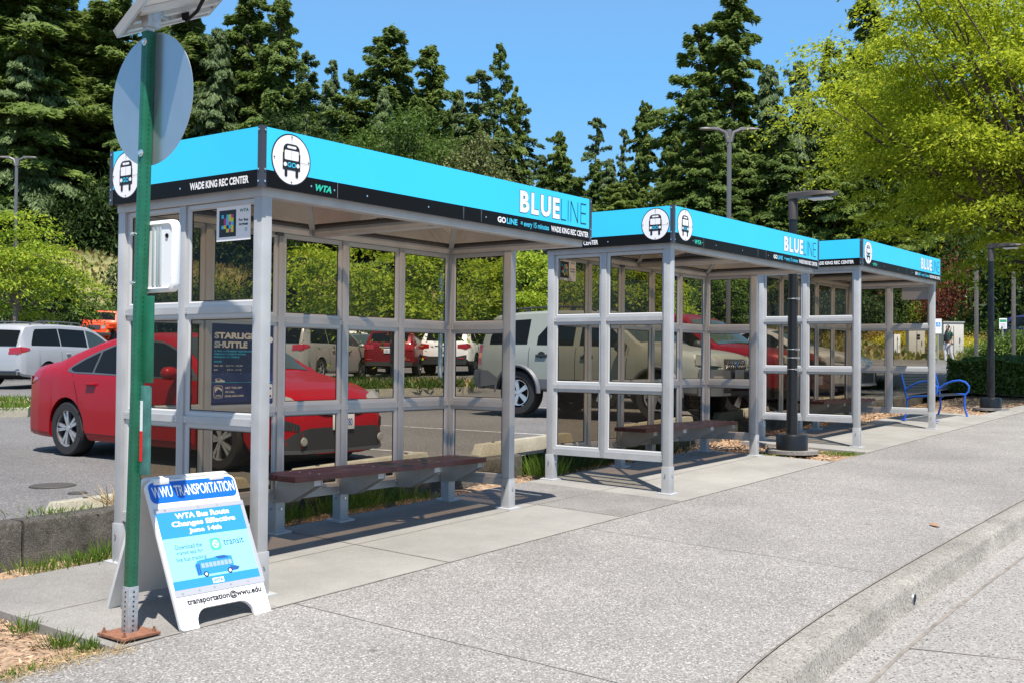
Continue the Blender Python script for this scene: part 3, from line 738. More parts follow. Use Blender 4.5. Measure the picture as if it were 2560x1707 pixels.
def leaf_panel(name, y0, flip, mat):
    """A-board leaf with arched cut-out between two feet"""
    vv = Vector((0, .375, .775)).normalized() if not flip else Vector((0, y0-.405 and -(y0-.405), .775)).normalized()
    nn = Vector((1,0,0)).cross(vv).normalized()*.012
    out = []
    L_ = H_
    def arc(cx, cy, r, a0, a1, n=6): return [(cx+r*math.cos(R(a0+(a1-a0)*i/n)), cy+r*math.sin(R(a0+(a1-a0)*i/n))) for i in range(n+1)]
    out += arc(.02,.02,.02,180,270,3) + [(.115,0)] + arc(.19,.03,.075,180,90,5) + arc(W_-.19,.03,.075,90,0,5) + [(W_-.115,0)] + arc(W_-.02,.02,.02,-90,0,3) + arc(W_-.045,L_-.045,.045,0,90) + arc(.045,L_-.045,.045,90,180)
    m = MB(); k = len(out); O = Vector((0,y0,0))
    A = [O+Vector((a,0,0))+vv*b-nn for a, b in out]; B = [O+Vector((a,0,0))+vv*b+nn for a, b in out]
    m.mesh(A+B, [tuple(range(k)), tuple(range(2*k-1, k-1, -1))]+[(i,(i+1)%k,k+(i+1)%k,k+i) for i in range(k)])
    return m.build(name, mat, SB, bevel=.002), O, vv, nn
fp, O, vv, nn = leaf_panel('front_panel', 0, False, M_brd)
n_ = Vector((1,0,0)).cross(vv).normalized()
n_ = n_ if n_.y < 0 else -n_
rear, _, _, _ = leaf_panel('rear_panel', .73, True, M_brdback)
m = MB()
for xx in (.1, W_-.13): m.box(xx-.05, xx+.05, .345, .405, .755, .790)
m.build('hinge', M_brd, SB, bevel=.008)
m = MB(); m.box(.05, .09, .62, .66, .025, .045); m.build('foot_clip', pmat('grey clip', (.2,.2,.2), .6), SB)
m = MB(); pl = Plane(m, O+n_*.0125, (1,0,0), vv, n_, .0008)
def T(*a, **k): pl.text(*a, **k)
pl.rrect(.012, .725, W_-.012, .848, .034, M_hblue, 1)
T('WWU TRANSPORTATION', .03, .757, W_-.022, .822, M_white, 2, .012)
pl.rect(.03, .192, W_+.012, .690, M_strip, .8)
pl.rect(.018, .515, W_-.012, .672, M_pblue, 2); pl.rect(.018, .272, W_-.012, .515, M_plight, 2); pl.rect(.018, .222, W_-.012, .272, M_pblue, 2)
pl.rect(.012, .667, W_+.01, .693, M_strip, 3); pl.rect(.012, .186, W_+.004, .222, M_strip, 3)
T('WTA Bus Route', .135, .622, .50, .655, M_white, 3, .04); T('Changes Effective', .10, .569, .53, .609, M_white, 3, .04); T('June 14th', .20, .527, .42, .562, M_white, 3, .04)
T('Download the', .085, .447, .26, .474, M_dkblue, 3); T('transit app for', .085, .410, .26, .438, M_dkblue, 3); T('live bus tracking', .075, .370, .27, .402, M_dkblue, 3)
pl.rrect(.315, .415, .385, .485, .015, M_tgreen, 3); T('S', .335, .428, .366, .473, M_white, 4, .02); pl.rect(.330,.440,.335,.460,M_white,4); pl.rect(.366,.440,.371,.460,M_white,4)
T('transit', .405, .436, .545, .475, M_dkblue, 3, .0)
# little bus drawing
bu, bv = .185, .285
pl.poly([(bu,bv),(bu+.27,bv),(bu+.285,bv+.015),(bu+.25,bv+.03),(bu+.25,bv+.085),(bu+.20,bv+.095),(bu+.02,bv+.085),(bu-.005,bv+.06)], M_pblue, 3)
pl.poly([(bu+.14,bv+.095),(bu+.20,bv+.095),(bu+.23,bv+.078),(bu+.16,bv+.078)], M_dkblue, 4); pl.poly([(bu+.215,bv),(bu+.27,bv),(bu+.285,bv+.015),(bu+.225,bv+.03)], M_dkblue, 4)
M_bwin = pmat('bus window print', (.28,.40,.75), .5)
for i in range(8): pl.rect(bu+.035+i*.0262, bv+.038, bu+.057+i*.0262, bv+.066, M_bwin, 4)
for i in (0,1): pl.rect(bu+.003+i*.013, bv+.003, bu+.012+i*.013, bv+.066, M_dkblue, 4)
for cx in (.055,.215): pl.disc(bu+cx, bv+.002, .016, M_ink, 4, 16); pl.disc(bu+cx, bv+.002, .009, M_white, 5, 12)
pl.rect(.27, .229, .345, .258, M_white, 3); T('WTA', .275, .234, .34, .253, M_pblue, 4, .05)
T('transportation@wwu.edu', .075, .125, W_-.03, .170, M_ink, 2, .025)
for a, b in ((.06,.20),(.17,.204),(.27,.206),(.38,.206),(.5,.206),(.08,.68),(.3,.68),(.43,.68)): pl.disc(a, b, .006, M_galv, 4, 8)
m.flat('lettering', None, fp)

# ------------------------------------------------------------------ posters and notices on the glass
M_navy = pmat('poster navy', (.012,.020,.085), .35); M_navy2 = pmat('poster dusk blue', (.03,.045,.16), .35); M_cream = pmat('cream print', (.72,.68,.60), .5)
PW, PH = .60, .60
m = MB(); m.box(0, PW, -.002, .002, 0, PH); po = m.build('shuttle_poster', M_navy); po.location = (.805, 1.485, 1.10); po.rotation_euler = (0,0,0)
tag(po, 'navy poster about a late night shuttle on the back glass of the nearest shelter', 'poster')
m = MB(); pl = Plane(m, (0,-.002,0), (1,0,0), (0,0,1), (0,-1,0), .0008)
T('STARLIGHT', .035, .488, .50, .536, M_cream, 1, .05); T('SHUTTLE', .035, .422, .345, .470, M_cream, 1, .05)
for i, s in enumerate(('A FREE LATE-NIGHT SERVICE FOR','WESTERN STUDENTS WITHIN','FIVE-MILES OF CAMPUS')): T(s, .035, .392-i*.022, (.40,.33,.27)[i], .405-i*.022, M_cyan, 1, .03)
T('HOURS', .035, .314, .105, .328, M_cyan, 1, .03); T('MON - SAT', .035, .284, .118, .296, M_cream, 1, .02); T('10:30 PM - 2:30 AM', .145, .284, .30, .296, M_cream, 1, .02)
T('SUN', .035, .254, .068, .266, M_cream, 1, .02); T('9:30 PM - 1:30 AM', .155, .254, .29, .266, M_cream, 1, .02)
pl.rect(0, .02, PW, .235, M_navy2, .8); pl.rect(0, .165, PW, .168, M_cyan, 1)
pl.poly([(.05,.17),(.135,.17),(.135,.18),(.11,.186),(.10,.195),(.05,.195)], M_cream, 2); pl.rect(.06,.182,.095,.192,M_navy,3)
pl.rrect(.035, .05, .12, .145, .02, M_cream, 1); pl.rrect(.039, .054, .116, .141, .018, M_navy2, 2); pl.poly([(.045,.09),(.075,.12),(.11,.10),(.11,.12),(.075,.135),(.045,.13)], M_cream, 3); T('WWU', .05, .060, .105, .076, M_cream, 3, .03)
T('GET THE APP', .14, .118, .30, .134, M_cream, 1, .03); T('OR CALL', .14, .088, .23, .104, M_cream, 1, .03); T('(360)-650-2400', .138, .054, .315, .073, M_cream, 1, .03)
rs_ = random.Random(4)
for _ in range(26): pl.disc(rs_.uniform(.03,.57), rs_.uniform(.2,.58), rs_.uniform(.0015,.0035), M_cream, .9, 6)
pl.disc(.575, .49, .022, M_cream, 1, 16); pl.rrect(.545,.04,.597,.15,.008,M_cream,1); pl.rect(.56,.05,.585,.065,M_navy,2); pl.rect(.56,.11,.585,.125,M_navy,2)
m.flat('lettering', None, po)
def code_art(pl, w_, h_):
    pl.rect(w_*.08, h_*.12, w_*.58, h_*.90, M_ink, 1)
    cols = {'c': M_cyan, 'm': pmat('magenta print', (.50,.03,.22), .5), 'y': pmat('yellow print', (.70,.66,.04), .5), 'b': M_pblue, 'k': None}
    gridc = ['c.cym', '.mcyy', '.mcmc', 'cy.cy', '..ymy']
    cw = w_*.36/5; chh = h_*.52/5
    for r_, row in enumerate(gridc):
        for c_, k in enumerate(row):
            if k != '.': pl.rect(w_*.15+c_*cw, h_*.77-(r_+1)*chh, w_*.15+(c_+1)*cw, h_*.77-r_*chh, cols[k], 2)
    pl.text('WTA', w_*.67, h_*.81, w_*.94, h_*.90, M_tealdk, 1, .04, .25)
    pl.text('For Bus', w_*.66, h_*.54, w_*.93, h_*.62, M_ink, 1, .04); pl.text('Arrivals', w_*.66, h_*.42, w_*.93, h_*.50, M_ink, 1, .04)
    a = w_*.87; pl.disc(a, h_*.30, w_*.035, M_tealdk, 1, 16); pl.disc(a, h_*.30, w_*.026, M_white, 2, 16); pl.disc(a+.003, h_*.305, w_*.010, M_tealdk, 3, 10)
def notice(loc, u, n, w_, h_, label, rz=0):
    m = MB(); U = Vector(u); N = Vector(n); Z = Vector((0,0,1)); P_ = [U*a+N*t+Z*b for t in (-.001,.001) for a, b in ((0,0),(w_,0),(w_,h_),(0,h_))]
    m.hexa(P_); o = m.build('arrivals_notice', M_white); o.location = loc; o.rotation_euler = (0,0,rz)
    tag(o, label, 'notice', 'white bus arrivals notices with a coloured block code')
    m = MB(); code_art(Plane(m, N*.001, U, Z, N, .0007), w_, h_); m.flat('lettering', None, o); return o
notice((.094, .530, 2.178), (0,-1,0), (-1,0,0), .325, .215, 'bus arrivals notice on the left end glass of the nearest shelter')
v = ray(1393.6, 700); t_ = (1.485+.02-CAM[1])/v.y; p = Vector(CAM)+v*t_
notice((p.x, 1.49, p.z), (1,0,0), (0,-1,0), .33, .225, 'bus arrivals notice seen through the left end glass of the middle shelter')
m = MB(); m.box(-.002,.002,0,.44,0,.20); o = m.build('grey_notice', pmat('grey sheet', (.30,.30,.31), .6)); o.location = (14.07,.17,2.50); tag(o, 'plain grey sheet taped high on the right end glass of the farthest shelter', 'notice')

# ------------------------------------------------------------------ lamp posts
M_bronze = pmat('dark bronze lamp', (.075,.062,.055), .45, .3); M_lpole = pmat('black steel pole', (.016,.0165,.018), .33, .3, vary=.15, vscale=20)
M_lens = pmat('lamp lens', (.72,.74,.76), .25)
def lamp_head(mb, z, s=1., dirv=(0,-1), m2=None):
    d = Vector((dirv[0], dirv[1], 0)).normalized(); q = Vector((d.y, -d.x, 0))
    secs = [(-.07,.05,.075),(.0,.07,.10),(.10,.075,.085),(.20,.14,.075),(.36,.155,.065),(.50,.14,.05),(.58,.10,.03)]
    rows = []
    for a, w_, h_ in secs:
        c_ = d*a*s; zz = z+(.02-.05*((a-.2)**2))*s
        rows.append([c_+q*(w_*s)+Vector((0,0,zz-h_*.5*s)), c_+q*(w_*.9*s)+Vector((0,0,zz+h_*.25*s)), c_+q*(w_*.5*s)+Vector((0,0,zz+h_*.5*s)), c_-q*(w_*.5*s)+Vector((0,0,zz+h_*.5*s)), c_-q*(w_*.9*s)+Vector((0,0,zz+h_*.25*s)), c_-q*(w_*s)+Vector((0,0,zz-h_*.5*s))])
    mb.grid(rows, close=True); mb.face(rows[0]); mb.face(rows[-1])
    if m2: 
        P_ = [d*a*s+q*b*s+Vector((0,0,z-.045*s-c_)) for c_ in (.012,0) for a, b in ((.24,-.1),(.50,-.1),(.50,.1),(.24,.1))]; m2.hexa(P_)
def street_lamp(loc, h, label, clamps=True):
    T_ = thing('street_lamp', label, 'street lamp', loc, 0, 'black pedestrian lamp posts by the pavement')
    m = MB(); m.lathe([(0,0),(.34,0),(.34,.045),(0,.045)], n=28); m.build('footing', M_oldpad, T_)
    m = MB(); m.lathe([(.205,.045),(.205,.22),(.19,.25),(.07,.262),(.06,.262)], n=32); m.build('base_cover', M_lpole, T_, smooth=40)
    m = MB(); m.lathe([(.074,.25),(.062,h*.5),(.052,h-.30)], n=20); p = m.build('pole', M_lpole, T_, smooth=40)
    m = MB(); m.lathe([(0,h-.30),(.062,h-.30),(.062,h-.05),(.05,h-.02),(0,h-.02)], n=16); nk = m.build('neck', M_bronze, T_, smooth=40)
    m = MB(); ml = MB(); lamp_head(m, h, 1.0, (0,-1), ml); hd = m.build('lamp_head', M_bronze, T_, smooth=35); ml.build('lens', M_lens, hd)
    if clamps:
        m = MB()
        for z in (2.02, 1.36, 1.25, 1.10):
            m.lathe([(.070,z-.004),(.0715,z),(.070,z+.004)], n=18); m.box(.06,.10,-.05,-.02,z-.012,z+.012); m.box(-.05,-.02,-.11,-.06,z-.012,z+.012)
        m.build('band_clamp', M_galv, p, smooth=30)
    return T_
street_lamp((9.50,.60,G(9.5,.6)-.02), 3.36, 'black lamp post with steel band clamps, between the middle and farthest shelters')
street_lamp((19.3,.47,G(19.3,.47)-.02), 3.28, 'black lamp post in the bark bed by the green hedge, right of the blue bench', False)
M_greypole = pmat('grey lamp pole', (.15,.145,.15), .5, .3)
def twin_lamp(px, ytop, dep, label, hs=1.05, hw=(-1,.0)):
    g = on_hill(px, dep); top = at(px, ytop, dep); h = top.z-g.z
    T_ = thing('car_park_lamp', label, 'lamp post', g, 0, 'tall twin headed car park lamps')
    m = MB(); m.box(-.062,.062,-.062,.062,0,h); m.build('pole', M_greypole, T_, bevel=.02)
    rv = Vector((rt.x, rt.y, 0)).normalized()
    for s in (-1, 1):
        m = MB(); d = rv*s
        m.tube([Vector((0,0,h-.45))+d*.05, Vector((0,0,h-.12))+d*.14, Vector((0,0,h))+d*.40], [.075,.07,.06], 8); m2 = MB(); lamp_head(m2, 0, hs, (d.x, d.y))
        ar = m.build('arm', M_greypole, T_, smooth=40); hd = m2.build('lamp_head', M_greypole, T_, smooth=35); hd.location = (d.x*.42, d.y*.42, h)
    return T_
twin_lamp(1820, 322, 38, 'tall twin headed lamp rising above the middle shelter against the conifers')
twin_lamp(33, 393, 58, 'tall twin headed lamp at the far left before the dark trees', 1.1)
# silver pole in the planted island
g = at(1100, 955, 30); m = MB(); m.lathe([(.12,.0),(.12,.05),(.07,.07),(.062,.09),(.055,5.2),(0,5.2)], n=16)
o = m.build('silver_pole', pmat('bright steel pole', (.62,.62,.63), .3, .8), smooth=40); o.location = g; tag(o, 'plain silver steel pole in the weedy parking island, seen through the nearest shelter', 'pole')

# ------------------------------------------------------------------ cars
M_tyre = pmat('tyre rubber', (.018,.018,.019), .8, bump=.25, bscale=60); M_rim = pmat('alloy rim', (.62,.62,.64), .28, .85); M_rimdk = pmat('dark alloy rim', (.10,.10,.105), .35, .7)
M_under = pmat('car underside', (.008,.008,.008), .9); M_clad = pmat('black car plastic', (.028,.029,.032), .55); M_cladg = pmat('grey car plastic', (.10,.108,.12), .5)
M_cglass = pmat('dark car glass', (.006,.007,.007), .06, 0, .16, 0); M_wsglass = pmat('windscreen', (.035,.052,.047), .06, 0, .35, .1)
M_tail = pmat('red lamp lens', (.30,.004,.008), .15, 0, .6, 1.); M_amber = pmat('amber lens', (.65,.20,.02), .2, 0, .6, 1.); M_clear = pmat('clear lamp lens', (.36,.355,.33), .12, .25, .5, .6)
M_chrome = pmat('chrome', (.78,.78,.80), .12, 1.0); M_platew = pmat('licence plate', (.70,.71,.72), .4)
def paint(name, c, metal=.35): return pmat(name, c, .36, metal*.5, .22, .22)
def lerp(tab, x):
    return float(np.interp(x, [q[0] for q in tab], [q[1] for q in tab]))
class Car:
    def __init__(s, sp): s.__dict__.update(sp)
    def w(s, x): return lerp(s.plan, x)*s.W
    def t(s, x): return lerp(s.top, x)
    def b(s, x): return min(lerp(s.belt, x), s.t(x)-.015)
    def arch(s, x):
        z = 0
        for c in (s.xr, s.xf):
            d = abs(x-c); Ra = s.Rw*1.13
            if d < Ra: z = max(z, s.Rw+math.sqrt(Ra*Ra-d*d)*1.02)
        return z
    def sec(s, x):
        w = s.w(x); t = s.t(x); b = s.b(x); za = s.arch(x); sl = lerp(s.sill, x); zb = sl-.03
        wb = w*.96; yr = max(.2, wb-s.tumble*(t-b)); ca = s.clad
        def up(z): return max(z, za)
        return [(0,zb),(w*.58,zb),(w*.60,up(zb)),(w*.95,up(sl)),(w*.985,up(sl+.03)),(w,up(max(ca, sl+.06))),(w*1.0,max(up(0), ca+.004, sl+.07)),(w*1.005,max(za, (ca+b)/2)),(w*.99,max(za,b-.09)),(wb,max(za+.0,b)),(yr,max(b+.002,t-.055)),(yr-.05,t-.018),(yr*.55,t+.004),(0,t+.012)]
    def yside(s, x, z):
        q = s.sec(x)[5:11]; zs = [a[1] for a in q]; ys = [a[0] for a in q]
        for i in range(len(zs)-1):
            if zs[i] <= z <= zs[i+1] and zs[i+1] > zs[i]: f = (z-zs[i])/(zs[i+1]-zs[i]); return ys[i]+f*(ys[i+1]-ys[i])
        return ys[-1] if z > zs[-1] else ys[0]
    def build(s, name, label, cat, loc, head, group, M, fine=1.0):
        """head: world direction (degrees from +X) the bonnet points to; loc: ground point midway between the axles"""
        mid = (s.xr+s.xf)/2
        T_ = thing(name, label, cat, loc, R(head), group)
        s.T_ = T_; ox = mid
        xs = set(np.linspace(0, s.L, int(46*fine)+2).round(4))
        for c in (s.xr, s.xf):
            Ra = s.Rw*1.13
            for k in range(0, 13): xs.add(round(c+Ra*.9995*math.cos(math.pi*k/12), 4))
            xs.add(round(c-Ra*1.002,4)); xs.add(round(c+Ra*1.002,4))
        for tab in (s.top, s.plan): 
            for q in tab: xs.add(round(min(max(q[0],0),s.L),4))
        xs = sorted(xs); X2 = [xs[0]]
        for x in xs[1:]:
            if x-X2[-1] > .0015: X2.append(x)
        m = MB(); secs = [s.sec(x) for x in X2]; n = len(secs[0])
        vs = []; 
        for x, q in zip(X2, secs):
            vs += [(x-ox, y, z) for y, z in q] + [(x-ox, -y, z) for y, z in q[-2:0:-1]]
        k = 2*n-2; fs = []; ms = []
        cladm = s.M_clad if s.clad > .3 else M['paint']
        seg = [M_under]*3 + [cladm]*3 + [M['paint']]*(n-1-6); segs = seg + seg[::-1]
        for i in range(len(X2)-1):
            for j in range(k):
                j2 = (j+1) % k; m.mesh([vs[i*k+j], vs[i*k+j2], vs[(i+1)*k+j2], vs[(i+1)*k+j]], [(0,1,2,3)], segs[j])
        m.face([vs[j] for j in range(k)], M['paint']); m.face([vs[(len(X2)-1)*k+j] for j in range(k)], M['paint'])
        s.body = m.build('body', None, T_, smooth=32); s.ox = ox; s.M = M
        # wheels
        for xc in (s.xr, s.xf):
            for sy in (-1, 1):
                y = sy*(s.W-.015-s.tw/2); r = s.Rw; h = s.tw/2
                m = MB(); m.lathe([(r*.66,-h),(r*.93,-h),(r*.985,-h*.8),(r,-h*.5),(r,h*.5),(r*.985,h*.8),(r*.93,h),(r*.66,h)], axis='y', n=36, c=(xc-ox,y,r))
                wh = m.build('wheel', M_tyre, T_, smooth=35)
                m = MB(); f = y+sy*h*.72; R_ = r*s.rimf
                m.lathe([(R_*1.0,f-sy*.07),(R_*1.0,f+sy*.02),(R_*.93,f+sy*.015),(R_*.9,f-sy*.05)], axis='y', n=32, c=(xc-ox,0,r), m=M['rim'])
                m.lathe([(0,f-sy*.052),(R_*.95,f-sy*.055)], axis='y', n=24, c=(xc-ox,0,r), m=M_under)
                m.lathe([(0,f+sy*.012),(R_*.16,f+sy*.010),(R_*.2,f-sy*.02)], axis='y', n=16, c=(xc-ox,0,r), m=M['rim'])
                ns = s.spokes
                tw_ = getattr(s, 'twin', 0)
                for q in range(ns*(2 if tw_ else 1)):
                    a = 2*math.pi*(q//2 if tw_ else q)/ns+.25+math.pi/2+(tw_*(1 if q % 2 else -1) if tw_ else 0); ca, sa = math.cos(a), math.sin(a); tx, tz = -sa, ca
                    w0, w1 = R_*s.spw, R_*s.spw*1.5
                    P_ = []
                    for yy in (f-sy*.03, f+sy*.008):
                        for rr_, ww in ((R_*.12,w0),(R_*.94,w1)):
                            P_ += [(xc-ox+ca*rr_+tx*ww, yy, r+sa*rr_+tz*ww), (xc-ox+ca*rr_-tx*ww, yy, r+sa*rr_-tz*ww)]
                    P_ = [P_[0],P_[1],P_[3],P_[2],P_[4],P_[5],P_[7],P_[6]]
                    m.hexa(P_, M['rim'])
                m.build('rim', None, wh, smooth=30)
        return T_
    def side(s, nm, pts_lo, pts_hi, mat, sides=(-1,1), off=.004, par=None, n=14):
        """patch on the flank: lower and upper edge as (x,z) tables"""
        x0 = max(pts_lo[0][0], pts_hi[0][0]); x1 = min(pts_lo[-1][0], pts_hi[-1][0]); out = []
        for sy in sides:
            m = MB(); rows = []
            for i in range(n+1):
                x = x0+(x1-x0)*i/n; a = lerp(pts_lo, x); b = max(lerp(pts_hi, x), a+.001)
                rows.append([(x-s.ox, sy*(s.yside(x, z)+off), z) for z in np.linspace(a, b, 5)])
            m.grid(rows); out.append(m.build(nm, mat, par or s.T_, smooth=60))
        return out
    def topp(s, nm, x0, x1, fr, mat, off=.006, n=10, f1=None):
        m = MB(); rows = []
        for i in range(n+1):
            x = x0+(x1-x0)*i/n; q = s.sec(x); yr = q[10][0]; f = fr+( (f1 if f1 is not None else fr)-fr)*i/n; d = .02
            sl = (s.t(min(x+d,s.L))-s.t(max(x-d,0)))/(2*d); nx, nz = -sl/math.hypot(1,sl), 1/math.hypot(1,sl)
            rows.append([(x-s.ox+nx*off, y, float(np.interp(abs(y), [0, yr*.55, yr-.05, yr], [q[13][1], q[12][1], q[11][1], q[10][1]]))+nz*off) for y in np.linspace(-yr*f, yr*f, 9)])
        m.grid(rows); return m.build(nm, mat, s.T_, smooth=60)
    def endx(s, y, front):
        y = abs(y); xs = np.linspace(s.L, s.L*.78, 60) if front else np.linspace(0, s.L*.22, 60)
        for x in xs:
            if s.w(x)*1.004 >= y: return x
        return xs[-1]
    def end(s, nm, y0, y1, zl, zh, mat, front=True, off=.008, par=None, n=30):
        """patch on the nose or tail; zl / zh are tables over y"""
        m = MB(); rows = []; sg = 1 if front else -1
        for i in range(n+1):
            y = y0+(y1-y0)*i/n; a = lerp(zl, abs(y)) if isinstance(zl, list) else zl; b = lerp(zh, abs(y)) if isinstance(zh, list) else zh
            r_ = []
            for z in np.linspace(a, b, 4):
                x = s.endx(y, front); tz = s.t(x)
                if z > tz-.02:      # follow the slope of the lid / hatch
                    xx = x
                    for _ in range(400):
                        if s.t(xx) >= z+.015: break
                        xx -= sg*.005
                    x = xx
                r_.append((x-s.ox+sg*off, y, z))
            rows.append(r_)
        m.grid(rows); return m.build(nm, mat, par or s.T_, smooth=60)
    def pair(s, nm, y0, y1, zl, zh, mat, front, **k):
        return [s.end(nm, y0, y1, zl, zh, mat, front, **k), s.end(nm, -y1, -y0, zl, zh, mat, front, **k)]
    def seams(s, xs, z0, z1):
        m = MB()
        for x, dx in xs:
            for sy in (-1, 1):
                rows = []
                for z in np.linspace(z0, z1, 8):
                    f = (z-z0)/(z1-z0); X = x+dx*f*f; y = sy*(s.yside(X, z)+.0025); rows.append([(X-.005-s.ox, y, z), (X+.005-s.ox, y, z)])
                m.grid(rows)
        m.flat('door_gap', M_under, s.body)
    def handles(s, pts, mat, sz=(.20,.035)):
        for x, z in pts:
            for sy in (-1, 1):
                y = s.yside(x, z); m = MB(); a, h = sz
                m.hexa([(x-a/2-s.ox, sy*(y-.01), z-h/2),(x+a/2-s.ox, sy*(y-.01), z-h/2),(x+a/2-.02-s.ox, sy*(y+.035), z-h/3),(x-a/2+.02-s.ox, sy*(y+.035), z-h/3),(x-a/2-s.ox, sy*(y-.01), z+h/2),(x+a/2-s.ox, sy*(y-.01), z+h/2),(x+a/2-.02-s.ox, sy*(y+.035), z+h/3),(x-a/2+.02-s.ox, sy*(y+.035), z+h/3)])
                m.build('door_handle', mat, s.T_, bevel=.006)
    def mirrors(s, x, z, mat, sz=(.10,.19,.13)):
        for sy in (-1, 1):
            y = s.yside(x, z); m = MB(); d, w_, h = sz; rows = []
            for f, q in ((0,.35),(.15,.75),(.5,1.),(.85,.9),(1,.55)):
                Y = sy*(y+.03+w_*f); r_ = []
                for k in range(10):
                    a = 2*math.pi*k/10; r_.append((x-s.ox+d*.7*q*math.cos(a), Y, z+h*.5*q*math.sin(a)+.03))
                rows.append(r_)
            m.grid(rows, close=True); m.face(rows[0]); m.face(rows[-1]); m.box(x-.03-s.ox, x+.03-s.ox, min(sy*(y-.02),sy*(y+.05)), max(sy*(y-.02),sy*(y+.05)), z-.03, z+.02)
            m.build('wing_mirror', mat, s.T_, smooth=50)
    def plate(s, txt, front, z, w_=.305, h=.15, x=None):
        sg = 1 if front else -1; x = (s.L if front else 0) if x is None else x
        m = MB(); X = x-s.ox+sg*.022; m.box(X-.006, X+.006, -w_/2, w_/2, z-h/2, z+h/2); p = m.build('licence_plate', M_platew, s.T_, bevel=.003)
        if txt:
            m = MB(); pl = Plane(m, (X+sg*.006, -sg*w_/2 if front else w_/2, z-h/2), (0, sg if front else -1, 0), (0,0,1), (sg,0,0)); pl.text(txt, w_*.1, h*.24, w_*.9, h*.74, M_dkblue, 1, .02); m.flat('lettering', None, p)
    def racks(s, x0, x1, mat, h=.06, f=.86):
        for sy in (-1, 1):
            m = MB(); P_ = []
            for i in range(9):
                x = x0+(x1-x0)*i/8; q = s.sec(x); e = min(i, 8-i); P_.append((x-s.ox, sy*q[10][0]*f, s.t(x)+(.0 if e == 0 else h)))
            m.tube(P_, .016, 8); 
            for i in (2,4,6): m.box(P_[i][0]-.04, P_[i][0]+.04, P_[i][1]-.012, P_[i][1]+.012, P_[i][2]-h-.01, P_[i][2])
            m.build('roof_rail', mat, s.T_, smooth=40)

SEDAN = dict(twin=.17, L=4.64, W=.90, xr=1.05, xf=3.75, Rw=.318, tw=.215, rimf=.70, spokes=5, spw=.062, tumble=.42, clad=.0, M_clad=M_clad,
  sill=[(0,.28),(.12,.22),(.6,.20),(4.1,.19),(4.5,.19),(4.64,.22)],
  top=[(0,.56),(.02,.70),(.06,.84),(.11,.97),(.17,1.045),(.5,1.085),(.72,1.12),(1.0,1.215),(1.4,1.335),(1.75,1.405),(2.1,1.435),(2.4,1.43),(2.65,1.395),(2.95,1.28),(3.35,1.085),(3.5,1.015),(3.75,.965),(4.1,.90),(4.35,.83),(4.5,.74),(4.58,.66),(4.64,.54)],
  belt=[(0,.50),(.06,.78),(.12,.90),(.25,.965),(.7,.99),(1.2,.985),(2.2,.955),(3.2,.925),(3.7,.88),(4.2,.80),(4.45,.70),(4.64,.50)],
  plan=[(0,.70),(.05,.80),(.18,.90),(.45,.965),(.9,.99),(1.6,1),(3.4,1),(3.9,.985),(4.2,.945),(4.4,.87),(4.55,.76),(4.64,.62)])
VAN = dict(L=5.08, W=.985, xr=1.03, xf=4.06, Rw=.335, tw=.22, rimf=.66, spokes=6, spw=.09, tumble=.27, clad=.0, M_clad=M_clad,
  sill=[(0,.36),(.15,.30),(.6,.24),(4.6,.22),(5.08,.24)],
  top=[(0,.70),(.015,.98),(.05,1.10),(.16,1.42),(.26,1.62),(.34,1.67),(.7,1.72),(1.6,1.75),(2.6,1.735),(3.0,1.69),(3.3,1.60),(4.2,1.12),(4.35,1.065),(4.7,.94),(4.9,.83),(5.03,.68),(5.08,.5)],
  belt=[(0,.66),(.05,1.06),(.3,1.10),(1.5,1.10),(3.3,1.06),(4.2,1.0),(4.6,.88),(4.9,.74),(5.08,.46)],
  plan=[(0,.80),(.06,.88),(.2,.945),(.6,.985),(1.4,1),(3.8,1),(4.3,.97),(4.6,.90),(4.85,.78),(5.0,.66),(5.08,.5)])
SUV = dict(L=4.44, W=.885, xr=.93, xf=3.55, Rw=.372, tw=.255, rimf=.58, spokes=5, spw=.13, tumble=.26, clad=.60, M_clad=M_cladg,
  sill=[(0,.50),(.12,.44),(.5,.42),(3.9,.42),(4.3,.40),(4.44,.46)],
  top=[(0,.74),(.015,1.00),(.06,1.12),(.16,1.45),(.26,1.63),(.36,1.68),(.8,1.725),(1.5,1.74),(2.2,1.725),(2.5,1.68),(2.68,1.61),(3.15,1.25),(3.28,1.185),(3.7,1.125),(4.1,1.075),(4.32,1.03),(4.40,.985),(4.432,.94),(4.44,.76)],
  belt=[(0,.70),(.05,1.06),(.3,1.12),(1.5,1.13),(2.6,1.10),(3.2,1.06),(3.8,1.0),(4.2,.92),(4.44,.66)],
  plan=[(0,.84),(.05,.92),(.16,.965),(.5,.99),(1.2,1),(3.4,1),(3.9,.98),(4.15,.92),(4.32,.82),(4.44,.68)])
BIGSUV = dict(SUV, L=4.75, W=.94, xr=1.0, xf=3.80, Rw=.40, tw=.26, rimf=.70, spw=.13, clad=.0, tumble=.30,
  sill=[(0,.50),(4.75,.46)],
  top=[(0,.8),(.02,1.1),(.08,1.2),(.2,1.6),(.3,1.74),(.9,1.80),(1.8,1.81),(2.4,1.78),(2.65,1.70),(3.25,1.27),(3.4,1.22),(4.0,1.17),(4.4,1.11),(4.6,1.02),(4.70,.92),(4.75,.75)],
  belt=[(0,.7),(.05,1.1),(.3,1.17),(2.6,1.15),(3.4,1.10),(4.2,1.05),(4.6,.94),(4.75,.72)],
  plan=[(0,.84),(.06,.93),(.2,.97),(.6,1),(3.8,1),(4.3,.97),(4.55,.9),(4.68,.8),(4.75,.7)])
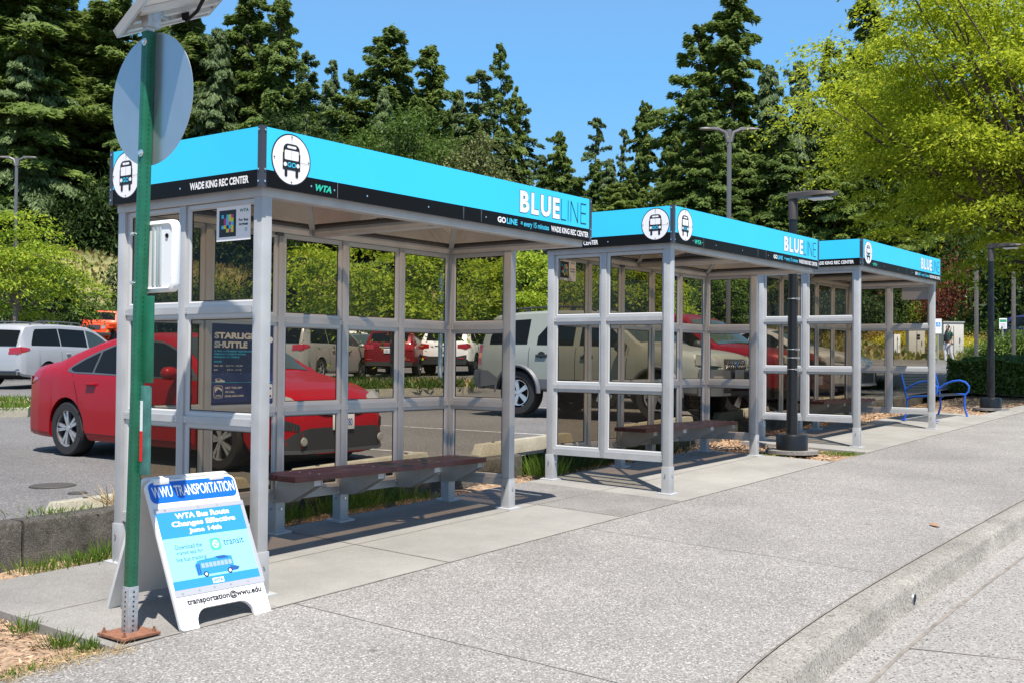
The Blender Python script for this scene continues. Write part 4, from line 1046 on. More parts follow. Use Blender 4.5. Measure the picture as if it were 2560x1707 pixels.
CROSS = dict(SUV, L=4.46, W=.89, xr=.93, xf=3.57, Rw=.34, tw=.225, rimf=.66, spokes=5, spw=.10, clad=.45, M_clad=M_clad, tumble=.36,
  sill=[(0,.46),(.15,.36),(.6,.30),(4.46,.30)],
  top=[(0,.70),(.015,.98),(.06,1.08),(.25,1.33),(.45,1.50),(.7,1.56),(1.4,1.60),(2.1,1.585),(2.5,1.50),(3.2,1.10),(3.4,1.04),(3.9,.95),(4.2,.87),(4.38,.76),(4.46,.6)],
  belt=[(0,.66),(.05,1.0),(.4,1.05),(1.5,1.03),(3.2,.96),(3.9,.88),(4.3,.76),(4.46,.56)])
def drest(base, **k): d = dict(base); d.update(k); return d

def std_windows(c, polys, ws, rw, wsm=None, fr=.93):
    for lo, hi in polys: c.side('side_window', lo, hi, M_cglass)
    if ws: c.topp('windscreen', ws[0], ws[1], fr, wsm or M_cglass)
    if rw: c.topp('rear_window', rw[0], rw[1], fr, M_cglass)

# red sedan -------------------------------------------------------
G_CARS = 'cars parked in the car park'
red = paint('bright red metallic paint', (.30,.003,.008), .2)
c = Car(SEDAN); gx, gy = 3.80, 5.42
c.build('parked_car', 'bright red sedan with twin spoke alloy wheels, parked behind the nearest shelter', 'car', (gx, gy, LOT(gx)-.02), -89, G_CARS, dict(paint=red, rim=M_rim), 1.3)
M_winf = pmat('satin grey window trim', (.12,.125,.135), .4, .5)
c.side('window_trim', [(1.02,.985),(1.12,.965),(2.2,.945),(3.40,.915)], [(1.02,1.02),(1.2,1.12),(1.45,1.22),(1.8,1.315),(2.2,1.355),(2.6,1.33),(2.9,1.235),(3.40,.93)], M_winf, off=.003)
c.side('side_window', [(1.09,1.01),(1.15,.99),(1.52,.985)], [(1.09,1.03),(1.3,1.13),(1.52,1.21)], M_cglass, off=.008)
c.side('side_window', [(1.56,.985),(2.18,.965)], [(1.56,1.22),(1.8,1.295),(2.18,1.335)], M_cglass, off=.008)
c.side('side_window', [(2.25,.965),(3.28,.935)], [(2.25,1.335),(2.6,1.31),(2.9,1.215),(3.28,.96)], M_cglass, off=.008)
c.topp('windscreen', 2.70, 3.46, .90, M_wsglass, f1=.98); c.topp('rear_window', .62, 1.62, .88, M_cglass)
c.seams([(1.34,-.2),(2.2,.0),(3.3,.06)], .30, .95)
c.side('door_gap', [(1.3,.275),(3.35,.255)], [(1.3,.285),(3.35,.265)], M_under, off=.003)
c.handles([(1.55,.845),(2.5,.825)], red); c.mirrors(3.08, .96, red, (.11,.20,.15))
c.pair('headlight', .45, .80, [(.45,.655),(.80,.70)], [(.45,.735),(.80,.83)], M_clear, True)
c.end('grille', -.44, .44, .605, [(0,.675),(.44,.665)], M_under, True, off=.030); 
for y_ in (0,): c.end('grille_trim', -.46, .46, [(0,.575),(.25,.585),(.46,.64)], [(0,.603),(.25,.613),(.46,.668)], M_chrome, True, off=.034)
c.end('lower_intake', -.78, .78, [(0,.225),(.78,.235)], [(0,.46),(.5,.455),(.64,.40),(.78,.26)], M_clad, True, off=.010)
c.end('front_lip', -.80, .80, .200, [(0,.232),(.8,.24)], M_winf, True, off=.02)
c.pair('bumper_vent', .58, .78, [(.58,.42),(.78,.46)], [(.58,.49),(.78,.57)], M_clad, True, off=.010)
for sy in (-1,1):
    m = MB(); x_ = c.endx(.56,True)-c.ox+.022; m.lathe([(0,.014),(.040,.010),(.045,0)],axis='x',n=20,c=(x_,sy*.56,.325)); m.build('fog_light', M_clear, c.T_, smooth=40)
c.plate('BKL 5780', True, .505, .31, .155); c.end('rear_valance', -.74, .74, .23, .36, M_clad, False, off=.012); c.end('rear_diffuser', -.60, .60, .235, .27, M_winf, False, off=.02)
c.pair('taillight', .36, .82, [(.36,.80),(.82,.83)], [(.36,.86),(.82,.93)], M_tail, False)
c.side('taillight', [(.10,.80),(.40,.885)], [(.10,.87),(.2,.925),(.40,.905)], M_tail)
# silver minivans --------------------------------------------------
def minivan(label, pos, head, pm):
    c = Car(VAN); c.build('parked_car', label, 'minivan', pos, head, G_CARS, dict(paint=pm, rim=M_rim))
    c.side('side_window', [(.42,1.13),(1.55,1.13)], [(.42,1.18),(.62,1.58),(1.55,1.62)], M_cglass); c.side('side_window', [(1.59,1.13),(2.72,1.11)], [(1.59,1.62),(2.72,1.60)], M_cglass)
    c.side('side_window', [(2.78,1.11),(4.02,1.05)], [(2.78,1.60),(3.1,1.55),(3.4,1.42),(4.02,1.09)], M_wsglass)
    c.topp('windscreen', 3.25, 4.22, .93, M_wsglass); 
    c.end('rear_window', -.72, .72, 1.12, [(0,1.56),(.72,1.54)], M_cglass, False, off=.032)
    c.pair('taillight', .50, .87, [(.50,.88),(.87,.90)], [(.50,1.06),(.87,1.09)], M_tail, False); c.side('taillight', [(.06,.92),(.34,1.0)], [(.06,1.10),(.34,1.06)], M_tail)
    c.end('brake_light', -.22, .22, 1.60, 1.63, M_tail, False, off=.012); c.end('rear_bumper', -.85, .85, .50, .57, pm, False, off=.05)
    c.plate('ATX 4071', False, .80); c.seams([(1.60,-.06),(2.75,0),(3.9,.05)], .36, 1.08); c.handles([(1.85,.92),(2.95,.90)], pm); c.mirrors(3.75, 1.06, pm); c.racks(.6, 2.9, M_cladg, .07)
    c.pair('headlight', .45, .86, [(.45,.66),(.86,.74)], [(.45,.76),(.86,.92)], M_clear, True)
    c.end('rear_valance', -.86, .86, .33, .42, M_clad, False, off=.012)
    return c
silver = paint('silver metallic paint', (.40,.41,.43), .55); gsilver = paint('warm silver metallic paint', (.31,.30,.28), .5)
def car_pos(px, py, dep, head, mid2, lat=0.):   # mid2: offset along heading from the given ground pixel
    p = at(px, py, dep); h = R(head); x, y = p.x+math.cos(h)*mid2-math.sin(h)*lat, p.y+math.sin(h)*mid2+math.cos(h)*lat; return (x, y, LOT(x)+.0 if y < 30 else hill(x, y))
minivan('silver minivan with roof rails at the far left, seen partly behind the red sedan', car_pos(61, 957, 30.0, 21, 2.5, .95), 20, silver)
minivan('silver minivan seen through the glass of the nearest shelter, beyond the red bonnet', car_pos(764, 957, 33.0, 20, 2.5, .95), 20, gsilver)
# grey sedan and white car behind the second van
c = Car(drest(SEDAN)); pg = paint('slate grey paint', (.13,.15,.18), .5)
c.build('parked_car', 'slate grey sedan between the second silver minivan and the dark red hatchback', 'car', car_pos(905, 938, 42, 62, 0), -118, G_CARS, dict(paint=pg, rim=M_rim), .6)
std_windows(c, [([(1.1,.99),(2.2,.965)],[(1.1,1.02),(1.5,1.2),(2.2,1.33)]),([(2.25,.965),(3.2,.94)],[(2.25,1.33),(2.7,1.29),(3.2,1.0)])], (2.7,3.45), (.65,1.6), M_wsglass); c.mirrors(3.05,.96,pg); c.handles([(1.6,.85),(2.5,.83)], pg); c.pair('headlight', .45,.80,.66,.76,M_clear,True)
c = Car(CROSS); pw2 = paint('plain white paint', (.72,.72,.72), .0)
c.build('parked_car', 'white car whose roof shows just above the slate grey sedan', 'car', car_pos(880, 925, 50, 62, 0), -118, G_CARS, dict(paint=pw2, rim=M_rim), .6)
std_windows(c, [([(.7,1.06),(3.1,.99)],[(.7,1.25),(1.2,1.50),(2.2,1.49),(3.1,1.04)])], (2.55,3.3), (.2,.6), M_wsglass); c.mirrors(3.0,1.0,pw2); c.racks(.6,2.4,M_cladg,.05)
# dark red crossover, white wagon
dred = paint('dark red metallic paint', (.15,.006,.010), .35)
def cross(label, pos, head, pm, rim, wagon=False):
    c = Car(CROSS if not wagon else drest(CROSS, L=4.85, xr=1.02, xf=3.77, top=[(0,.70),(.015,1.0),(.06,1.10),(.25,1.36),(.42,1.55),(.7,1.62),(1.6,1.66),(2.4,1.64),(2.8,1.55),(3.5,1.12),(3.7,1.06),(4.3,.96),(4.6,.88),(4.78,.76),(4.85,.6)],
      belt=[(0,.66),(.05,1.02),(.4,1.07),(1.8,1.05),(3.5,.98),(4.3,.88),(4.7,.76),(4.85,.56)], plan=[(0,.84),(.05,.92),(.16,.965),(.5,.99),(1.2,1),(3.8,1),(4.3,.98),(4.55,.92),(4.72,.82),(4.85,.68)], W=.925, Rw=.355))
    c.build('parked_car', label, 'car', pos, head, G_CARS, dict(paint=pm, rim=rim), .9)
    e = .35 if wagon else 0
    c.side('side_window', [(.55,1.10),(1.2,1.08)], [(.55,1.20),(.8,1.42),(1.2,1.49)], M_cglass); c.side('side_window', [(1.25,1.08),(2.1+e,1.04)], [(1.25,1.49),(2.1+e,1.50)], M_cglass); c.side('side_window', [(2.16+e,1.04),(3.12+e,.99)], [(2.16+e,1.50),(2.45+e,1.44),(3.12+e,1.04)], M_wsglass)
    c.topp('windscreen', 2.5+e, 3.3+e, .92, M_wsglass); c.end('rear_window', -.62, .62, [(0,1.10),(.62,1.14)], [(0,1.44),(.62,1.40)], M_cglass, False, off=.032)
    c.pair('taillight', .50, .85, [(.50,.88),(.85,.84)], [(.50,1.0),(.85,1.04)], M_tail, False); c.side('taillight', [(.05,.86),(.28,.92)], [(.05,1.05),(.28,1.0)], M_tail)
    c.end('rear_bumper', -.82, .82, .36, [(0,.60),(.5,.60),(.82,.66)], M_clad if wagon else pm, False, off=.02); c.end('rear_valance', -.8, .8, .33, .47, M_clad, False, off=.03); c.end('reflector', .56, .74, .52, .56, M_tail, False, off=.035); c.end('reflector', -.74, -.56, .52, .56, M_tail, False, off=.035)
    c.plate('CDL 208', False, .82); c.seams([(1.22,-.1),(2.13+e,0),(3.15+e,.05)], .42, 1.02); c.handles([(1.45,.90),(2.35+e,.88)], pm); c.mirrors(3.0+e, 1.0, pm); c.racks(.6, 2.3+e, M_cladg, .05)
    c.end('tail_trim', -.3, .3, .93, .96, M_chrome if not wagon else M_clad, False, off=.012)
    return c
cross('dark red hatchback crossover seen from behind, right of the tree trunk in the glass', car_pos(1034, 919, 36.5, 30, 2.25, .85), 30, dred, M_rimdk)
cross('white wagon with black bumpers seen from behind, right of the silver pole', car_pos(1178, 922, 37.5, 26, 2.4, .9), 24, paint('pearl white paint', (.76,.77,.78), .05), M_rimdk, True)
# pale green SUV --------------------------------------------------
pale = paint('pale green silver paint', (.255,.272,.24), .25)
c = Car(SUV); sx_, sy_ = 11.35, 4.50
c.build('parked_car', 'pale green silver SUV with grey lower cladding behind the gap of the first two shelters', 'SUV', (sx_, sy_, LOT(sx_)+.02), -90, G_CARS, dict(paint=pale, rim=M_rim), 1.2)
c.side('side_window', [(.30,1.17),(1.10,1.17)], [(.30,1.30),(.42,1.56),(1.38,1.60)], M_cglass); c.side('side_window', [(1.30,1.16),(2.02,1.15)], [(1.30,1.30),(1.55,1.58),(2.02,1.61)], M_cglass); c.side('side_window', [(2.14,1.15),(3.02,1.12)], [(2.14,1.61),(2.45,1.57),(2.7,1.42),(3.02,1.15)], M_cglass)
c.topp('windscreen', 2.62, 3.22, .93, M_wsglass); c.end('rear_window', -.66,.66,1.16,[(0,1.56),(.66,1.54)],M_cglass,False,off=.032)
c.seams([(1.16,.0),(2.08,0),(3.02,.03)], .50, 1.12)
M_hand = pmat('black door handle', (.02,.021,.024), .35)
for x, z in ((1.42,.98),(2.30,.96)):
    for sy in (-1,1):
        m = MB(); y = c.yside(x,z); m.lathe([(.0,.0),(.075,.004),(.085,.001)], axis='y', n=20, c=(x-c.ox, sy*(y+.004), z-.01)); o = m.build('handle_cup', M_hand, c.T_, smooth=40)
c.handles([(1.42,.985),(2.30,.965)], M_hand, (.24,.05))
c.mirrors(2.98,1.10,M_hand,(.13,.20,.18)); c.racks(.5,2.3,M_clad,.05)
c.side('taillight', [(.03,1.03),(.15,1.03)], [(.03,1.16),(.15,1.16)], M_tail); c.side('taillight', [(.03,.94),(.15,.94)], [(.03,1.03),(.15,1.03)], M_amber); c.side('taillight', [(.03,.83),(.15,.83)], [(.03,.94),(.15,.94)], M_tail); c.side('reverse_light', [(.03,.76),(.15,.76)], [(.03,.83),(.15,.83)], M_clear)
m = MB(); rows = []
for y in np.linspace(-.86,.86,15):
    x = c.endx(y, False)-c.ox; rows.append([(x+.02,y,.42),(x-.09,y,.47),(x-.11,y,.62),(x-.09,y,.735),(x+.03,y,.745)])
m.grid(rows); m.build('rear_bumper', M_cladg, c.T_, smooth=40)
c.side('bumper_corner', [(.02,.44),(.50,.50)], [(.02,.735),(.30,.735),(.50,.62)], M_cladg, off=.012)
for a in (c.xr, c.xf):   # flared arches
    for sy in (-1,1):
        m = MB(); rows = []
        for k in range(15):
            t = math.pi*k/14; r0, r1 = c.Rw*1.12, c.Rw*1.30
            rows.append([(a-c.ox+math.cos(t)*r0, sy*(c.w(a)+.035), c.Rw+math.sin(t)*r0*1.02),(a-c.ox+math.cos(t)*(r0+.03), sy*(c.w(a)+.045), c.Rw+math.sin(t)*(r0+.03)*1.02),(a-c.ox+math.cos(t)*r1, sy*(c.w(a)+.002), c.Rw+math.sin(t)*r1*1.0)])
        m.grid(rows); m.build('arch_flare', M_cladg if a == c.xr else M_cladg, c.T_, smooth=50)
c.pair('headlight', .44,.80,[(.44,.84),(.80,.86)],[(.44,.98),(.80,1.02)],M_clear,True); c.end('grille',-.36,.36,.80,.955,M_clad,True,off=.024)
m = MB()
for i in range(9):
    for sg in (-1,1):
        y = -.30+.075*i; m.bar((4.44-c.ox+.030,y-sg*.05,.805),(4.44-c.ox+.026,y+sg*.05,.945),.008,.008,(1,0,0))
m.build('grille_mesh', M_chrome, c.T_); m = MB(); m.lathe([(0,.012),(.036,.01),(.04,0)],axis='x',n=18,c=(4.44-c.ox+.026,0,.875)); m.build('front_badge', M_dkblue, c.T_)
c.end('front_bumper',-.80,.80,.40,[(0,.78),(.80,.80)],M_cladg,True,off=.06); c.end('lower_intake',-.5,.5,.47,.60,M_under,True,off=.07); c.pair('fog_light',.52,.68,.58,.70,M_clear,True,off=.068); c.plate('',True,.72,.3,.15,4.50)
# dark red SUV ----------------------------------------------------
mar = paint('maroon metallic paint', (.17,.006,.014), .35)
c = Car(BIGSUV); c.build('parked_car', 'dark red SUV with big chrome five spoke wheels, next to the pale green SUV', 'SUV', (14.05, 4.42, LOT(14)-.07), -90, G_CARS, dict(paint=mar, rim=M_chrome), 1.0)
std_windows(c, [([(.35,1.21),(1.35,1.20)],[(.35,1.4),(.5,1.66),(1.35,1.68)]),([(1.42,1.20),(2.2,1.19)],[(1.42,1.68),(2.2,1.68)]),([(2.28,1.19),(3.1,1.17)],[(2.28,1.68),(2.55,1.6),(3.1,1.22)])], (2.68,3.32), None, M_wsglass); c.seams([(1.38,0),(2.24,0),(3.1,.03)], .55, 1.15); c.mirrors(3.05,1.17,M_clad,(.13,.22,.2))
c.pair('headlight', .5,.85,.90,1.05,M_clear,True); c.pair('indicator', .74,.85,.76,.86,M_amber,True); c.end('grille',-.42,.42,.78,.95,M_clad,True,off=.03); c.end('front_bumper',-.82,.82,.48,[(0,.74),(.82,.72)],mar,True,off=.05); c.handles([(1.6,1.02),(2.5,1.0)], M_clad); c.plate('',True,.62,.3,.15,4.80)
# car beyond, silver hatchback
c = Car(SEDAN); c.build('parked_car', 'silver blue sedan glimpsed between the dark red SUV and the silver hatchback', 'car', (17.0, 5.6, LOT(17)), -90, G_CARS, dict(paint=paint('silver blue paint', (.40,.45,.50), .5), rim=M_rim), .7)
std_windows(c, [([(1.1,.99),(2.2,.965)],[(1.1,1.02),(1.5,1.2),(2.2,1.33)]),([(2.25,.965),(3.2,.94)],[(2.25,1.33),(2.7,1.29),(3.2,1.0)])], (2.7,3.45), (.65,1.6), M_wsglass); c.mirrors(3.05,.96,pg); c.pair('headlight', .45,.80,.66,.76,M_clear,True)
sil2 = paint('bright silver paint', (.42,.43,.45), .5)
c = Car(drest(SEDAN, L=4.5, W=.9)); c.L = 4.64
c.build('parked_car', 'silver hatchback with a black honeycomb bumper vent, behind the farthest shelter', 'car', (19.55, 5.30, LOT(19.5)+.02), -90, G_CARS, dict(paint=sil2, rim=M_rim), 1.0)
std_windows(c, [([(1.1,.99),(2.2,.965)],[(1.1,1.02),(1.5,1.2),(2.2,1.33)]),([(2.25,.965),(3.2,.94)],[(2.25,1.33),(2.7,1.29),(3.2,1.0)])], (2.7,3.45), (.65,1.6), M_wsglass); c.mirrors(3.05,.96,sil2); c.handles([(1.6,.85),(2.5,.83)], sil2)
c.pair('headlight', .40,.84,[(.40,.655),(.84,.71)],[(.40,.735),(.84,.83)],M_clear,True); c.end('grille',-.42,.42,.60,.66,M_clad,True)
c.pair('bumper_vent', .46,.74,[(.46,.27),(.6,.26),(.74,.36)],[(.46,.50),(.6,.52),(.74,.44)],M_clad,True,off=.012); c.end('lower_intake',-.38,.38,.26,.48,M_clad,True,off=.01); c.end('front_lip',-.78,.78,.205,.235,sil2,True,off=.03); c.plate('BJF 902',True,.54,.3,.15)
# orange jeep-like off-roader
c = Car(drest(BIGSUV, L=4.2, xr=.75, xf=3.35, Rw=.42, top=[(0,1.1),(.02,1.86),(.06,1.90),(.6,1.92),(2.1,1.90),(2.2,1.86),(2.55,1.32),(2.60,1.26),(3.6,1.20),(3.95,1.17),(3.98,1.1),(4.0,.8),(4.2,.75)], belt=[(0,1.05),(.05,1.18),(2.4,1.18),(2.6,1.15),(3.9,1.08),(4.2,.7)], plan=[(0,.95),(.1,.98),(2.5,.98),(2.7,.86),(3.9,.80),(4.05,.78),(4.2,.75)], tumble=.12))
orange = paint('orange red paint', (.60,.055,.012), .1)
p = at(254, 868, 58); c.build('parked_car', 'orange red off-roader with black top behind the silver minivan', 'off-roader', (p.x, p.y, p.z), 226, G_CARS, dict(paint=orange, rim=M_rimdk), .8)
c.topp('soft_top', .02, 2.12, 1.0, M_clad, off=.015); c.side('soft_top', [(.04,1.22),(2.14,1.22)], [(.04,1.88),(2.1,1.87),(2.14,1.8)], M_clad, off=.006); c.topp('windscreen', 2.24, 2.50, .86, M_cglass, off=.012); c.mirrors(2.45,1.3,M_clad,(.1,.16,.2))
c.end('grille',-.3,.3,.85,1.1,M_clad,True,off=.012); c.pair('headlight',.36,.52,.92,1.08,M_clear,True); 
for sy in (-1,1):
    m = MB(); m.box(2.75-c.ox,4.05-c.ox,sy*.62 if sy>0 else -.93,.93 if sy>0 else -.62,.93,1.0); m.build('mudguard', orange, c.T_, bevel=.03)
m = MB(); m.box(4.1-c.ox,4.25-c.ox,-.85,.85,.58,.72); m.build('front_bumper', M_clad, c.T_, bevel=.02)
# white SUV on the hill road
u = 82.0
def on_road(px):
    v = ray(px, 700); k = (u-(CAM[0]*UN[0]+CAM[1]*UN[1]))/(v.x*UN[0]+v.y*UN[1]); p = Vector(CAM)+v*k; return Vector((p.x,p.y,hill(p.x,p.y)+.03))
p = on_road(452); c = Car(drest(BIGSUV, tumble=.2)); c.build('parked_car', 'white SUV on the hill road behind the guardrail', 'SUV', p, -57, 'cars on the hill road', dict(paint=pw2, rim=M_rim), .6)
std_windows(c, [([(.35,1.21),(3.0,1.18)],[(.35,1.4),(.5,1.66),(2.4,1.68),(3.0,1.24)])], (2.68,3.32), (.09,.28)); c.pair('taillight',.7,.88,.95,1.2,M_tail,False); c.side('taillight', [(.05,.95),(.16,.95)], [(.05,1.2),(.16,1.2)], M_tail); c.racks(.5,2.3,M_rim,.06)
# dark blue car at the right edge
p = on_hill(2556, 52); c = Car(CROSS); c.build('parked_car', 'dark blue car with a bright sun glint at the right edge behind the hedges', 'car', (p.x+1.2,p.y-.6,LOT(50)+.75), 225, G_CARS, dict(paint=paint('dark blue paint', (.03,.035,.13), .4), rim=M_rim), .7)
std_windows(c, [([(.7,1.06),(3.1,.99)],[(.7,1.25),(1.2,1.50),(2.2,1.49),(3.1,1.04)])], (2.55,3.3), (.2,.6)); c.pair('headlight',.45,.8,.68,.8,M_clear,True); c.end('grille',-.4,.4,.55,.7,M_chrome,True)

# ------------------------------------------------------------------ blue park bench
M_bblue = pmat('blue powder coat', (.015,.10,.52), .4, 0, .5); M_slat = pmat('black bench slat', (.02,.021,.023), .4)
bxy = (15.20, .98); ex = (17.12, .98)
BL_ = 1.80
B = thing('park_bench', 'blue framed park bench with black slats on the pad past the farthest shelter', 'bench', (15.25,.42,G(16.1,.6)), R(-2))
def endframe(x):
    m = MB(); r = .019
    m.tube([(x,.52,.0),(x,.47,.18),(x,.47,.36),(x,.52,.60),(x,.60,.90)], r, 8)
    m.tube([(x,.47,.36),(x,.40,.405),(x,.25,.42),(x,.10,.43),(x,.02,.425)], r, 8)
    m.tube([(x,-.02,.0),(x,.03,.18),(x,.035,.32),(x,.02,.425)], r, 8)
    m.tube([(x,.50,.52),(x,.40,.60),(x,.26,.665),(x,.12,.685),(x,.02,.655),(x,-.045,.58),(x,-.04,.49),(x,.02,.425)], r, 8)
    for y in (.52,-.02): m.box(x-.05,x+.05,y-.05,y+.05,0,.012)
    o = m.build('end_frame', M_bblue, B, smooth=40)
endframe(0); endframe(BL_); 
for i in range(8):
    m = MB(); y = .05+i*.052; z = .435-.02*(abs(i-3)/4); m.box(.0, BL_, y, y+.036, z, z+.012); m.build('seat_slat', M_slat, B)
for i in range(10):
    f = i/9; m = MB(); y = .475+.12*f; z = .47+.42*f; m.hexa([(0,y,z),(BL_,y,z),(BL_,y+.014,z),(0,y+.014,z),(0,y+.010,z+.03),(BL_,y+.010,z+.03),(BL_,y+.024,z+.03),(0,y+.024,z+.03)]); m.build('back_slat', M_slat, B)

# ------------------------------------------------------------------ signs, cabinets, posts, guardrail, person
M_cab = pmat('beige cabinet', (.52,.50,.46), .5, vary=.06, vscale=3); M_cabw = pmat('white cabinet', (.76,.77,.78), .45)
M_post = pmat('grey wooden post', (.11,.105,.10), .8, vary=.3, vscale=9); M_galvp = pmat('galvanised sign post', (.33,.35,.36), .5, .5)
def place(px, py, dep): p = at(px, py, dep); return Vector((p.x, p.y, p.z))
def gpt(px, dep): return on_hill(px, dep)
def cab(px, dep, w_, d_, h, label, mat, name='utility_cabinet', top=True, win=False, z=0.):
    g = gpt(px, dep); rz = -math.atan2(rt.y, rt.x)*-1
    T_ = thing(name, label, 'utility cabinet', (g.x,g.y,g.z+z), rz)
    m = MB(); m.box(-w_/2,w_/2,0,d_,0,h); b = m.build('body', mat, T_, bevel=.012)
    if top: m = MB(); m.box(-w_/2-.04,w_/2+.04,-.04,d_+.04,h,h+.07); m.build('lid', pmat('grey lid', (.32,.32,.31), .6), T_, bevel=.01)
    m = MB(); m.box(-.012-w_*0,.012,-.012,-.0,h*.1,h*.9); m.build('door_gap', M_hole, b)
    if win:
        m = MB(); m.box(-.02,.16,-.015,.0,h*.72,h*.80); m.box(-.02,.16,-.015,.0,h*.62,h*.69); m.build('meter_window', M_hole, T_); m = MB(); m.box(-.09,.06,.1,.25,h+.07,h+.25); m.build('vent', M_cabw, T_)
    m = MB(); m.box(w_*.28,w_*.32,-.03,0,h*.4,h*.55); m.build('handle', M_trim, T_)
    return T_
cab(2292, 57, .82, .5, 1.40, 'small beige cabinet with two dark meter windows on the dry grass', M_cab, win=True)
cab(2243, 56, .32, .25, 1.15, 'narrow white pedestal left of the small beige cabinet on the grass', M_cabw, 'utility_pedestal', False)
cab(2384, 58, 1.05, .7, 1.72, 'large pale cabinet right behind the walking person', M_cab)
def sign(px, dep, h, w_, hh, label, cols, pmat_=M_galvp, pw=.06, art=None, zoff=0):
    g = gpt(px, dep); g.z += zoff; rz = math.atan2(rt.y, rt.x)
    T_ = thing('road_sign', label, 'sign', g, rz)
    m = MB(); m.box(-pw/2,pw/2,0,pw,-.3,h); m.build('post', pmat_, T_)
    z = h
    for c_, ph in cols:
        m = MB(); m.box(-w_/2,w_/2,-.02,-.008,z-ph,z-.01); q = m.build('sign_plate', c_, T_); z -= ph
    if art: art(T_, h)
def acc_art(T_, h):
    m = MB(); pl = Plane(m, (0,-.02,h-.45), (1,0,0),(0,0,1),(0,-1,0), .004)
    pl.rect(-.10,.09,.10,.29,M_pblue,1); pl.disc(0,.245,.022,M_white,2,10); pl.disc(.0,.165,.05,M_white,2,14); pl.disc(.0,.168,.032,M_pblue,3,14); pl.rect(-.012,.17,.012,.23,M_white,4)
    m.flat('wheelchair_symbol', None, T_)
sign(2345, 50, 2.0, .30, .45, 'white and blue accessible parking sign seen past the right edge of the farthest shelter', [(M_white,.45),(M_white,.22)], art=acc_art)
def green_art(T_, h):
    m = MB(); pl = Plane(m, (0,-.02,h-.48), (1,0,0),(0,0,1),(0,-1,0), .004)
    pl.rect(-.15,.30,.15,.42,pmat('sign green',(.02,.30,.12),.5),1)
    for i in range(4): pl.rect(-.12,.05+i*.055,.12,.075+i*.055,M_strip,1)
    m.flat('print', None, T_)
sign(2507, 50, 2.05, .34, .48, 'small white sign with green header, right of the second black lamp', [(M_white,.48)], pw=.05, art=green_art)
for px, dep, lab, h in ((2441,44,'grey wooden post just left of the second black lamp post',4.0),(2534,44,'leaning grey wooden post near the right edge, left of the dark blue car',3.7)):
    g = gpt(px, dep); m = MB(); m.box(-.11,-.01,-.06,.06,-.3,h); m.box(.02,.12,-.05,.07,-.3,h-.05); o = m.build('wooden_post', M_post, bevel=.01); o.location = g; tag(o, lab, 'post')
# orange arrow sign behind, on the hill road
g = on_road(1350); T_ = thing('road_sign', 'orange diamond arrow sign on a pale pole, in the gap between the first two shelters', 'sign', g, math.atan2(rt.y, rt.x))
m = MB(); m.tube([(0,0,0),(0,0,7.5)], .16, 8); m.build('pole', pmat('pale concrete pole', (.45,.43,.40), .8), T_)
zc_ = (900-672)/2779*92+1.45-g.z; m = MB(); s_ = .72; m.mesh([(0.25,-.2,zc_-s_),(0.25+.36,-.2,zc_),(0.25,-.2,zc_+s_),(0.25-.36,-.2,zc_)], [(0,1,2,3)]); m.build('sign_plate', pmat('orange sign', (.80,.20,.02), .5), T_)
m = MB(); pl = Plane(m, (.25,-.2,zc_), (1,0,0),(0,0,1),(0,-1,0), .02); pl.rect(-.09,-.35,-.03,.2,M_ink,1); pl.rect(-.09,.14,.10,.2,M_ink,1); pl.poly([(.08,.08),(.18,.17),(.08,.26)],M_ink,1); m.flat('arrow', None, T_)
# guardrail
GR = thing('guardrail', 'long galvanised guardrail sloping down along the hill road', 'guardrail', (0,0,0))
def onu(u, t): x = u*UN[0]+t*UN[1]; y = u*UN[1]-t*UN[0]; return Vector((x, y, hill(x, y)))
M_rail = pmat('galvanised rail', (.50,.52,.55), .45, .15)
m = MB(); rows = []
for t in np.arange(-36, 30, 1.9):
    g = onu(78.9, t); d = Vector((-UN[0], -UN[1], 0)); q = []
    for a, z in ((0,.46),(.07,.50),(.07,.56),(0,.61),(.07,.66),(.07,.72),(0,.77)): q.append(g+d*(.06+a)+Vector((0,0,z)))
    rows.append(q)
m.grid(rows); m.build('rail', M_rail, GR, smooth=40)
for t in np.arange(-36, 30, 3.8):
    g = onu(78.95, t); m = MB(); m.box(g.x-.09,g.x+.09,g.y-.09,g.y+.09,g.z-.2,g.z+.85); m.build('post', M_post, GR)
